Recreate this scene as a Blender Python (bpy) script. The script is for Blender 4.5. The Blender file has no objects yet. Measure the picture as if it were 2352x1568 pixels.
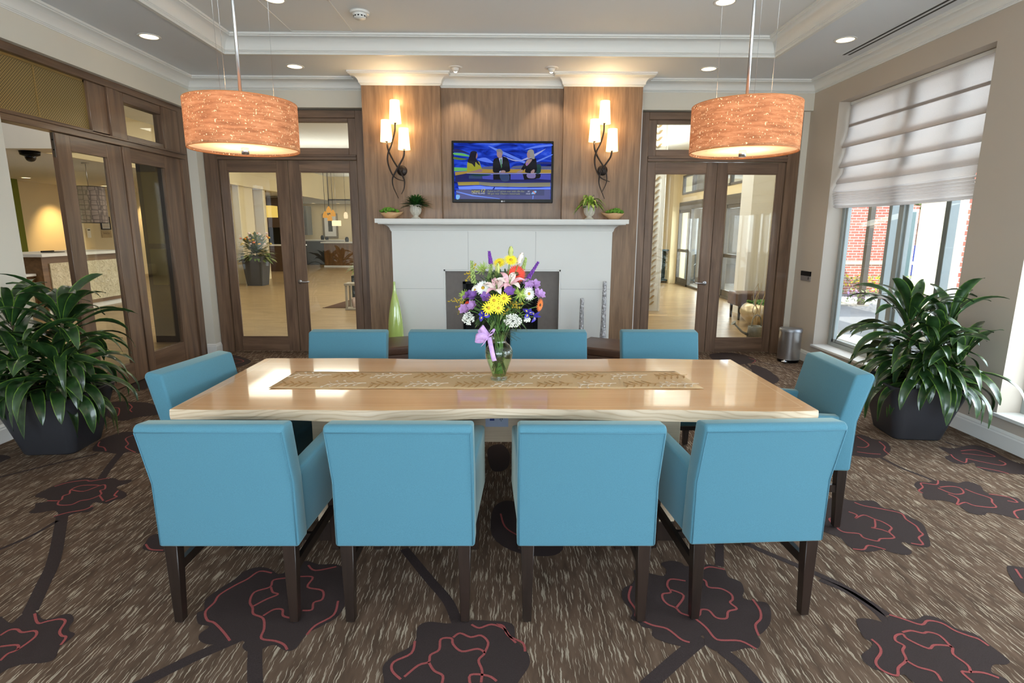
import bpy, math, random
from mathutils import Vector, Matrix
PI=math.pi
S=bpy.context.scene; COL=S.collection
# ---------------- camera ----------------
cam=bpy.data.cameras.new('camera'); co=bpy.data.objects.new('camera',cam); COL.objects.link(co)
CF,CP,CY,CR=1290.7,.194699,.00800682,-.0040308
cam.sensor_width=36.0; cam.lens=CF/2352*36; cam.clip_start=.05; cam.clip_end=300
fwd=Vector((math.sin(CY)*math.cos(CP),math.cos(CY)*math.cos(CP),-math.sin(CP)))
rt=Vector((math.cos(CY),-math.sin(CY),0)); dn=fwd.cross(rt)
r2=rt*math.cos(CR)+dn*math.sin(CR); d2=-rt*math.sin(CR)+dn*math.cos(CR)
mw=Matrix((r2,-d2,-fwd)).transposed().to_4x4(); mw.translation=Vector((0,0,1.54)); co.matrix_world=mw
S.camera=co
# ---------------- exposure, sky, sun ----------------
S.view_settings.view_transform='Standard'; S.view_settings.look='None'
S.view_settings.exposure=0.5; S.view_settings.gamma=1.0; S.view_settings.use_curve_mapping=False
W=bpy.data.worlds.new('world'); S.world=W; W.use_nodes=True
wn=W.node_tree; wn.nodes.clear()
sky=wn.nodes.new('ShaderNodeTexSky'); sky.sky_type='HOSEK_WILKIE'; sky.turbidity=4.0; sky.ground_albedo=.35
sky.sun_direction=Vector((.55,.35,.75)).normalized()
bg=wn.nodes.new('ShaderNodeBackground'); bg.inputs[1].default_value=17.0
hs=wn.nodes.new('ShaderNodeHueSaturation'); hs.inputs['Saturation'].default_value=.55
wo=wn.nodes.new('ShaderNodeOutputWorld')
wn.links.new(sky.outputs[0],hs.inputs['Color']); wn.links.new(hs.outputs[0],bg.inputs[0]); wn.links.new(bg.outputs[0],wo.inputs[0])
sun=bpy.data.lights.new('sun','SUN'); sun.energy=5.0; sun.angle=.01; sun.color=(1,.93,.82)
so=bpy.data.objects.new('sun',sun); COL.objects.link(so)
so.rotation_euler=Vector((.38,.62,-.72)).to_track_quat('-Z','Y').to_euler()
def area(name,loc,direction,sx,sy,power,color=(1,1,1),portal=False):
    l=bpy.data.lights.new(name,'AREA'); l.shape='RECTANGLE'; l.size=sx; l.size_y=sy; l.energy=power; l.color=color
    if portal: l.cycles.is_portal=True
    o=bpy.data.objects.new(name,l); COL.objects.link(o); o.location=loc
    o.rotation_euler=Vector(direction).to_track_quat('-Z','Y').to_euler(); return o
def point(name,loc,power,color=(1,.8,.55),r=.03,parent=None):
    l=bpy.data.lights.new(name,'POINT'); l.energy=power; l.color=color; l.shadow_soft_size=r
    o=bpy.data.objects.new(name,l); COL.objects.link(o); o.location=loc
    if parent: o.parent=parent
    return o
def spot(name,loc,direction,power,ang=90,color=(1,.85,.65),r=.03,blend=.6,parent=None):
    l=bpy.data.lights.new(name,'SPOT'); l.energy=power; l.color=color; l.shadow_soft_size=r; l.spot_size=math.radians(ang); l.spot_blend=blend
    o=bpy.data.objects.new(name,l); COL.objects.link(o); o.location=loc
    o.rotation_euler=Vector(direction).to_track_quat('-Z','Y').to_euler()
    if parent: o.parent=parent
    return o
# sky portals at the room's windows
for (ya,yb) in ((4.46,6.47),(1.9,3.93),(-.6,1.4)):
    area('window_daylight',(3.95,(ya+yb)/2,1.58),(-1,0,0),yb-ya,2.7,1,portal=True)
area('window_daylight',(-.05,-2.75,1.6),(0,1,0),5.6,2.7,1,portal=True)
# daylight from the big window wall behind the camera
area('window_daylight',(-.05,-2.77,1.6),(0,1,-.05),5.2,2.4,140,(.82,.91,1.0))
# daylight just outside the two windows beyond the frame
for (ya,yb) in ((1.95,3.88),(-.55,1.35)):
    area('window_daylight',(3.9,(ya+yb)/2,1.58),(-1,0,0),yb-ya,2.5,75,(.84,.93,1.0))
# ---------------- helpers ----------------
def lin(c):
    c=c/255.; return c/12.92 if c<=.04045 else ((c+.055)/1.055)**2.4
def rgb(*a):
    if len(a)==1:
        h=a[0].lstrip('#'); a=[int(h[i:i+2],16) for i in (0,2,4)]
    return (lin(a[0]),lin(a[1]),lin(a[2]),1)
class NT:
    def __init__(s,name):
        s.m=bpy.data.materials.new(name); s.m.use_nodes=True; s.t=s.m.node_tree; s.n=s.t.nodes; s.n.clear()
        s.o=s.n.new('ShaderNodeOutputMaterial')
    def a(s,typ,**k):
        n=s.n.new('ShaderNode'+typ)
        for q,v in k.items():
            if q in n.inputs.keys() if isinstance(q,str) else False: n.inputs[q].default_value=v
            else: setattr(n,q,v)
        return n
    def l(s,a,b): s.t.links.new(a,b)
def setin(n,**k):
    for q,v in k.items(): n.inputs[q.replace('_',' ')].default_value=v
def bsdf(t,col,rough=.5,metal=0.,spec=.5,coat=0.,sheen=0.,trans=0.):
    b=t.a('BsdfPrincipled')
    if isinstance(col,tuple): b.inputs['Base Color'].default_value=col
    else: t.l(col,b.inputs['Base Color'])
    b.inputs['Roughness'].default_value=rough; b.inputs['Metallic'].default_value=metal
    b.inputs['Specular IOR Level'].default_value=spec; b.inputs['Coat Weight'].default_value=coat
    b.inputs['Coat Roughness'].default_value=.05
    b.inputs['Sheen Weight'].default_value=sheen; b.inputs['Transmission Weight'].default_value=trans
    t.l(b.outputs[0],t.o.inputs[0]); return b
def coords(t,scale=(1,1,1),rot=(0,0,0),loc=(0,0,0)):
    c=t.a('TexCoord'); m=t.a('Mapping'); t.l(c.outputs['Object'],m.inputs[0])
    m.inputs['Scale'].default_value=scale; m.inputs['Rotation'].default_value=rot; m.inputs['Location'].default_value=loc
    return m.outputs[0]
def noise(t,vec,scale=5,detail=3,rough=.5,dist=0):
    n=t.a('TexNoise'); t.l(vec,n.inputs['Vector']); setin(n,Scale=scale,Detail=detail,Roughness=rough,Distortion=dist); return n.outputs['Fac']
def ramp(t,fac,stops,interp='LINEAR'):
    r=t.a('ValToRGB'); t.l(fac,r.inputs[0]); e=r.color_ramp.elements; r.color_ramp.interpolation=interp
    while len(e)<len(stops): e.new(.5)
    for q,(p,c) in zip(e,stops): q.position=p; q.color=c if len(c)==4 else (*c,1)
    return r.outputs[0]
def bump(t,b,h,strength=.2,dist=.01):
    n=t.a('Bump'); setin(n,Strength=strength,Distance=dist); t.l(h,n.inputs['Height']); t.l(n.outputs[0],b.inputs['Normal'])
def plain(name,col,rough=.5,metal=0.,spec=.5,var=.06,vs=6,bs=0,bsc=200,coat=0,sheen=0):
    t=NT(name); v=coords(t); f=noise(t,v,vs,3)
    c=Vector(col[:3]); st=ramp(t,f,[(.3,tuple(c*(1-var))),(.7,tuple(c*(1+var)))])
    b=bsdf(t,st,rough,metal,spec,coat,sheen)
    if bs: bump(t,b,noise(t,v,bsc,2),bs,.002)
    return t.m
def emis(name,col,st=1.0):
    t=NT(name); e=t.a('Emission'); e.inputs[0].default_value=col; e.inputs[1].default_value=st; t.l(e.outputs[0],t.o.inputs[0]); return t.m
def wood(name,c1,c2,axis='Z',rough=.4,coat=0.,scale=1.,fine=1.,spec=.5,knots=0):
    t=NT(name); s=[14*scale]*3; s['XYZ'.index(axis)]=1.1*scale
    v=coords(t,tuple(s)); f=noise(t,v,1.0,5,.55,.6)
    s2=[150*fine]*3; s2['XYZ'.index(axis)]=4*fine
    g=noise(t,coords(t,tuple(s2)),1.0,3,.6)
    mx=t.a('Math',operation='MULTIPLY_ADD'); t.l(g,mx.inputs[0]); mx.inputs[1].default_value=.45; t.l(f,mx.inputs[2])
    sb=t.a('Math',operation='SUBTRACT'); t.l(mx.outputs[0],sb.inputs[0]); sb.inputs[1].default_value=.225
    m=ramp(t,sb.outputs[0],[(.25,c1),(.5,tuple((a+b)/2 for a,b in zip(c1,c2))),(.72,c2)])
    b=bsdf(t,m,rough,0,spec,coat); bump(t,b,g,.06,.002); return t.m
def glassm(name,tint=(.96,.98,.97),ior=1.45,refl=1.0):
    t=NT(name); tr=t.a('BsdfTransparent'); tr.inputs[0].default_value=(*tint,1); g=t.a('BsdfGlossy'); g.inputs['Roughness'].default_value=0.0
    g.inputs['Color'].default_value=(1,1,1,1)
    f=t.a('LayerWeight'); f.inputs[0].default_value=.5; pw=t.a('Math',operation='POWER'); t.l(f.outputs['Facing'],pw.inputs[0]); pw.inputs[1].default_value=4.5
    mm=t.a('Math',operation='MULTIPLY_ADD'); mm.inputs[1].default_value=.8*refl; mm.inputs[2].default_value=.04*refl; t.l(pw.outputs[0],mm.inputs[0])
    mx=t.a('MixShader'); t.l(mm.outputs[0],mx.inputs[0])
    t.l(tr.outputs[0],mx.inputs[1]); t.l(g.outputs[0],mx.inputs[2]); t.l(mx.outputs[0],t.o.inputs[0]); return t.m
class MB:
    def __init__(s): s.v=[];s.f=[];s.m=[];s.s=[]
    def add(s,vs,fs,mat=0,smooth=False):
        o=len(s.v); s.v+= [tuple(q) for q in vs]
        for f in fs: s.f.append(tuple(i+o for i in f)); s.m.append(mat); s.s.append(smooth)
        return s
    def box(s,x0,x1,y0,y1,z0,z1,mat=0):
        x0,x1=sorted((x0,x1));y0,y1=sorted((y0,y1));z0,z1=sorted((z0,z1))
        return s.add([(x0,y0,z0),(x1,y0,z0),(x1,y1,z0),(x0,y1,z0),(x0,y0,z1),(x1,y0,z1),(x1,y1,z1),(x0,y1,z1)],
            [(3,2,1,0),(4,5,6,7),(0,1,5,4),(1,2,6,5),(2,3,7,6),(3,0,4,7)],mat)
    def tbox(s,cx,cy,z0,z1,a0,a1,b0=None,b1=None,sx=0,sy=0,mat=0):
        b0=a0 if b0 is None else b0; b1=a1 if b1 is None else b1
        vs=[(cx+i*a0/2,cy+j*b0/2,z0) for i,j in((-1,-1),(1,-1),(1,1),(-1,1))]+[(cx+sx+i*a1/2,cy+sy+j*b1/2,z1) for i,j in((-1,-1),(1,-1),(1,1),(-1,1))]
        return s.add(vs,[(3,2,1,0),(4,5,6,7),(0,1,5,4),(1,2,6,5),(2,3,7,6),(3,0,4,7)],mat)
    def prism(s,poly,a0,a1,axis='X',mat=0,smooth=False):
        n=len(poly)
        def P(p,a):
            return {'X':(a,p[0],p[1]),'Y':(p[0],a,p[1]),'Z':(p[0],p[1],a)}[axis]
        vs=[P(p,a0) for p in poly]+[P(p,a1) for p in poly]
        fs=[tuple(range(n))[::-1],tuple(range(n,2*n))]
        s.add(vs,fs,mat); o=len(s.v)-2*n
        for i in range(n):
            j=(i+1)%n; s.f.append((o+i,o+j,o+n+j,o+n+i)); s.m.append(mat); s.s.append(smooth)
        return s
    def loft(s,rings,mat=0,smooth=True,cap=True,closed=True):
        o=len(s.v); n=len(rings[0]); 
        for r in rings: s.v+=[tuple(q) for q in r]
        for k in range(len(rings)-1):
            for i in range(n if closed else n-1):
                j=(i+1)%n; s.f.append((o+k*n+i,o+k*n+j,o+(k+1)*n+j,o+(k+1)*n+i)); s.m.append(mat); s.s.append(smooth)
        if cap and closed:
            s.f.append(tuple(range(o,o+n))[::-1]); s.m.append(mat); s.s.append(False)
            e=o+(len(rings)-1)*n; s.f.append(tuple(range(e,e+n))); s.m.append(mat); s.s.append(False)
        return s
    def lathe(s,prof,n=32,c=(0,0,0),mat=0,cap=False,axis='Z',smooth=True):
        rings=[]
        for r,z in prof:
            ring=[]
            for i in range(n):
                a=2*PI*i/n; x,y=r*math.cos(a),r*math.sin(a)
                ring.append({'Z':(c[0]+x,c[1]+y,c[2]+z),'Y':(c[0]+x,c[1]+z,c[2]+y),'X':(c[0]+z,c[1]+x,c[2]+y)}[axis])
            rings.append(ring)
        return s.loft(rings,mat,smooth,cap)
    def tube(s,pts,r,n=8,mat=0,cap=True,smooth=True):
        pts=[Vector(p) for p in pts]; rs=r if isinstance(r,(list,tuple)) else [r]*len(pts)
        rings=[]; up=None
        for i,p in enumerate(pts):
            t=(pts[min(i+1,len(pts)-1)]-pts[max(i-1,0)])
            if t.length<1e-9: t=Vector((0,0,1))
            t.normalize()
            if up is None: up=Vector((0,0,1)) if abs(t.z)<.9 else Vector((1,0,0))
            a=t.cross(up); 
            if a.length<1e-6: a=t.cross(Vector((0,1,0)))
            a.normalize(); b=a.cross(t).normalized(); up=b
            rings.append([p+(a*math.cos(2*PI*k/n)+b*math.sin(2*PI*k/n))*rs[i] for k in range(n)])
        return s.loft(rings,mat,smooth,cap)
    def ball(s,c,r,n=10,mat=0,sc=(1,1,1)):
        prof=[(max(1e-4,math.sin(PI*i/n))*r,-math.cos(PI*i/n)*r) for i in range(n+1)]
        o=len(s.v); s.lathe(prof,max(8,n),(0,0,0),mat)
        for i in range(o,len(s.v)):
            v=s.v[i]; s.v[i]=(v[0]*sc[0]+c[0],v[1]*sc[1]+c[1],v[2]*sc[2]+c[2])
        return s
    def xf(s,M,start=0):
        for i in range(start,len(s.v)): s.v[i]=tuple(M@Vector(s.v[i]))
        return s
    def build(s,name,mats,parent=None,bevel=0,seg=3,loc=None,rot=None,auto=None,sub=0,**tags):
        me=bpy.data.meshes.new(name); me.from_pydata(s.v,[],s.f)
        for m in (mats if isinstance(mats,(list,tuple)) else [mats]): me.materials.append(m)
        me.polygons.foreach_set('material_index',s.m); me.polygons.foreach_set('use_smooth',s.s); me.update()
        o=bpy.data.objects.new(name,me); COL.objects.link(o)
        if parent is not None: o.parent=parent
        if loc: o.location=loc
        if rot: o.rotation_euler=rot
        if bevel:
            md=o.modifiers.new('bevel','BEVEL'); md.width=bevel; md.segments=seg; md.limit_method='ANGLE'; md.angle_limit=math.radians(35); md.harden_normals=False
            me.polygons.foreach_set('use_smooth',[True]*len(s.f))
            me.set_sharp_from_angle(angle=math.radians(50)) if seg<3 else None
        if sub:
            md=o.modifiers.new('sub','SUBSURF'); md.levels=sub; md.render_levels=sub
        if auto: 
            me.polygons.foreach_set('use_smooth',[True]*len(s.f)); me.set_sharp_from_angle(angle=math.radians(auto))
        for k,v in tags.items(): o[k]=v
        return o
def thing(name,label,cat,loc=(0,0,0),rz=0,group=None):
    o=bpy.data.objects.new(name,None); COL.objects.link(o); o.location=loc; o.rotation_euler=(0,0,rz); o.empty_display_size=.1
    o['label']=label; o['category']=cat
    if group: o['group']=group
    return o
def tag(o,label,cat,group=None,kind=None):
    if label: o['label']=label
    if cat: o['category']=cat
    if group: o['group']=group
    if kind: o['kind']=kind
    return o
def struct(name,mb,mats,**k):
    o=mb.build(name,mats,**k); o['kind']='structure'; return o
def kids(o): return [c for c in bpy.data.objects if c.parent==o]
def dup(o,parent=None,loc=None,rz=None,label=None):
    c=o.copy(); COL.objects.link(c); c.parent=parent
    if loc is not None: c.location=loc
    if rz is not None: c.rotation_euler=(0,0,rz)
    if label: c['label']=label
    for ch in kids(o): dup(ch,c)
    return c
def catmull(p,n=6,closed=False):
    out=[];L=len(p)
    rng=range(L if closed else L-1)
    for i in rng:
        a=p[(i-1)%L] if closed or i>0 else p[0]; b=p[i]; c=p[(i+1)%L]; d=p[(i+2)%L] if closed or i+2<L else p[-1]
        for k in range(n):
            t=k/n
            out.append(tuple(.5*((2*b[j])+(-a[j]+c[j])*t+(2*a[j]-5*b[j]+4*c[j]-d[j])*t*t+(-a[j]+3*b[j]-3*c[j]+d[j])*t**3) for j in range(len(b))))
    if not closed: out.append(tuple(p[-1]))
    return out
def strip(mb,pts,w,z,mat):
    n=len(pts); vs=[]
    for i,p in enumerate(pts):
        a=pts[max(0,i-1)];b=pts[min(n-1,i+1)]; dx,dy=b[0]-a[0],b[1]-a[1]; L=math.hypot(dx,dy) or 1
        ww=(w if not isinstance(w,(list,tuple)) else w[0]+(w[1]-w[0])*i/(n-1))/2
        nx,ny=-dy/L*ww,dx/L*ww
        vs+=[(p[0]+nx,p[1]+ny,z),(p[0]-nx,p[1]-ny,z)]
    mb.add(vs,[(2*i,2*i+2,2*i+3,2*i+1) for i in range(n-1)],mat)
def text_mb(mb,txt,size,M,mat=0,align='CENTER',shear=0,ext=0):
    cu=bpy.data.curves.new('t','FONT'); cu.body=txt; cu.size=size; cu.align_x=align; cu.align_y='CENTER'; cu.shear=shear; cu.extrude=ext; cu.resolution_u=2
    o=bpy.data.objects.new('t',cu); COL.objects.link(o)
    dg=bpy.context.evaluated_depsgraph_get(); dg.update(); me=bpy.data.meshes.new_from_object(o.evaluated_get(dg))
    mb.add([M@v.co for v in me.vertices],[tuple(p.vertices) for p in me.polygons],mat)
    bpy.data.objects.remove(o); bpy.data.curves.remove(cu); bpy.data.meshes.remove(me)
def sweep(mb,path,prof,mat=0,side=1,closed=False):
    # prof points (offset from the wall line, z); side=1 puts the offset to the right of travel
    n=len(path); rings=[]
    for i,p in enumerate(path):
        p=Vector(p); ds=[]
        if i>0 or closed: ds.append((p-Vector(path[i-1])).normalized())
        if i<n-1 or closed: ds.append((Vector(path[(i+1)%n])-p).normalized())
        ns=[Vector((d.y,-d.x))*side for d in ds]
        m=ns[0] if len(ns)==1 else (ns[0]+ns[1])/(1+ns[0].dot(ns[1]))
        rings.append([(p.x+m.x*a,p.y+m.y*a,z) for a,z in prof])
    if closed: rings.append(rings[0])
    mb.loft(rings,mat,False,not closed)
# ---------------- materials ----------------
M={}
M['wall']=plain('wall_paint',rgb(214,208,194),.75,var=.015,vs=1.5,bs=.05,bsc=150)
M['wallside']=plain('wall_paint_shaded',rgb(190,178,164),.75,var=.015,vs=1.5,bs=.05,bsc=150)  # darker copy of the wall paint: right wall's backlit shade put into the colour
M['white']=plain('white_trim',rgb(226,225,220),.45,var=.01,vs=2)
M['soffit']=plain('soffit_paint',rgb(220,224,228),.85,var=.01,vs=1)
M['ceil']=plain('tray_ceiling_paint',rgb(224,226,226),.85,var=.01,vs=1)
dk1,dk2=rgb(82,61,46)[:3],rgb(128,100,78)[:3]
for ax in 'XYZ':
    M['wood'+ax]=wood('door_wood_'+ax,dk1,dk2,ax,.38,.15)
M['veneer']=wood('walnut_veneer',rgb(108,82,58)[:3],rgb(150,118,88)[:3],'Z',.45,.1,scale=1.7,fine=1.4)
M['maple']=wood('maple_side',rgb(196,172,142)[:3],rgb(222,200,170)[:3],'X',.45,.0,scale=.8)
M['mapletop']=wood('maple_top',rgb(216,164,112)[:3],rgb(232,186,136)[:3],'X',.25,1.0,scale=.35,fine=.6)
M['darkleg']=wood('espresso_wood',rgb(22,15,11)[:3],rgb(44,31,24)[:3],'Z',.35,.2)
M['steel']=plain('brushed_steel',rgb(190,190,192),.28,1.,var=.05,vs=3)
M['chrome']=plain('chrome',rgb(225,225,228),.08,1.,var=.01)
M['alum']=plain('window_aluminium',rgb(164,170,167),.4,.2,var=.03)
M['black']=plain('black_plastic',rgb(10,10,11),.3,var=.03,spec=.15)
M['bronze']=plain('dark_bronze',rgb(50,42,38),.4,.6,var=.1,vs=20)
M['glass']=glassm('clear_glass')
M['pot']=plain('charcoal_pot',rgb(52,52,56),.42,var=.04,vs=5,spec=.5)
M['soil']=plain('soil',rgb(48,38,30),.95,var=.3,vs=60,bs=.5,bsc=80)
def fabric(name,col,sc=420):
    t=NT(name); v=coords(t); w=t.a('TexWave',wave_type='BANDS',bands_direction='DIAGONAL'); t.l(v,w.inputs[0]); setin(w,Scale=sc/4,Distortion=3.,Detail=2.)
    f=noise(t,v,sc,2); g=noise(t,v,3,2); c=Vector(col[:3])
    b=bsdf(t,ramp(t,f,[(.3,tuple(c*.92)),(.7,tuple(c*1.08))]),.85,0,.25,0,.35)
    b.inputs['Sheen Tint'].default_value=(.85,.95,.8,1); b.inputs['Sheen Roughness'].default_value=.4
    bump(t,b,f,.12,.001); return t.m
M['teal']=fabric('teal_upholstery',rgb(76,124,141))
M['teal2']=plain('teal_piping',rgb(70,117,134),.85,var=.02)
def leafm(name,c1,c2,rough=.28,stripe=True,coat=.3):
    t=NT(name); v=coords(t); f=noise(t,v,22,3); b=bsdf(t,ramp(t,f,[(.3,c1),(.75,c2)]),rough,0,.5,coat)
    bump(t,b,noise(t,coords(t,(60,60,60)),1.2,2),.15,.002); return t.m
M['leaf']=leafm('dracaena_leaf',rgb(26,48,24)[:3],rgb(48,78,38)[:3])
M['leafedge']=leafm('dracaena_leaf_edge',rgb(62,92,34)[:3],rgb(112,142,52)[:3])
M['cane']=plain('plant_cane',rgb(92,82,58),.8,var=.2,vs=40)
def carpet():
    t=NT('carpet_ground')
    cc=t.a('TexCoord')
    warp=noise(t,cc.outputs['Object'],26,2)
    sep=t.a('SeparateXYZ'); t.l(cc.outputs['Object'],sep.inputs[0])
    wx=t.a('Math',operation='MULTIPLY_ADD'); t.l(warp,wx.inputs[0]); wx.inputs[1].default_value=.016; t.l(sep.outputs[0],wx.inputs[2])
    cb=t.a('CombineXYZ'); t.l(wx.outputs[0],cb.inputs[0]); t.l(sep.outputs[1],cb.inputs[1])
    mp=t.a('Mapping'); t.l(cb.outputs[0],mp.inputs[0]); mp.inputs['Scale'].default_value=(150,8.5,1)
    f=noise(t,mp.outputs[0],1.0,2,.5,.0)
    mp2=t.a('Mapping'); t.l(cb.outputs[0],mp2.inputs[0]); mp2.inputs['Scale'].default_value=(26,5,1)
    g=noise(t,mp2.outputs[0],1.0,2)
    pile=noise(t,cc.outputs['Object'],700,2)
    base=ramp(t,g,[(.3,rgb(82,65,52)[:3]),(.55,rgb(98,78,63)[:3]),(.75,rgb(112,91,75)[:3])])
    k=ramp(t,f,[(.565,(0,0,0)),(.625,(1,1,1))])
    mx=t.a('MixRGB'); t.l(k,mx.inputs[0]); t.l(base,mx.inputs[1]); mx.inputs[2].default_value=rgb(168,152,132)
    m2=t.a('MixRGB',blend_type='MULTIPLY'); m2.inputs[0].default_value=.7; t.l(mx.outputs[0],m2.inputs[1]); t.l(ramp(t,pile,[(.25,(.55,.55,.55)),(.7,(1.15,1.15,1.15))]),m2.inputs[2])
    b=bsdf(t,m2.outputs[0],.95,0,.1); bump(t,b,pile,.4,.004); return t.m
def pile(name,col):
    t=NT(name); v=coords(t); f=noise(t,v,600,2); c=Vector(col[:3])
    b=bsdf(t,ramp(t,f,[(.25,tuple(c*.6)),(.75,tuple(c*1.35))]),.95,0,.1); bump(t,b,f,.4,.004); return t.m
M['carpet']=carpet(); M['flower']=pile('carpet_flower',rgb(60,50,48)); M['redline']=pile('carpet_red_line',rgb(150,78,76)); M['stem']=pile('carpet_stem',rgb(62,50,46))
def tile():
    t=NT('lobby_tile'); v=coords(t,(1,1,1),(0,0,.9)); f=noise(t,coords(t,(1.2,5,1),(0,0,.2)),1.5,5,.6); g=noise(t,coords(t),.35,1)
    br=t.a('TexBrick'); t.l(v,br.inputs[0]); setin(br,Scale=1.0,Mortar_Size=.004,Brick_Width=1.2,Row_Height=.6)
    br.inputs['Color1'].default_value=(1,1,1,1); br.inputs['Color2'].default_value=(.93,.93,.93,1); br.inputs['Mortar'].default_value=(.72,.72,.72,1)
    m=t.a('MixRGB',blend_type='MULTIPLY'); m.inputs[0].default_value=1; t.l(ramp(t,f,[(.3,rgb(138,112,78)[:3]),(.7,rgb(176,150,110)[:3])]),m.inputs[1]); t.l(br.outputs[0],m.inputs[2])
    bsdf(t,m.outputs[0],.3,0,.5); return t.m
M['tile']=tile()
M['cream']=plain('cream_wall',rgb(222,206,166),.8,var=.02,vs=1)
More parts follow.
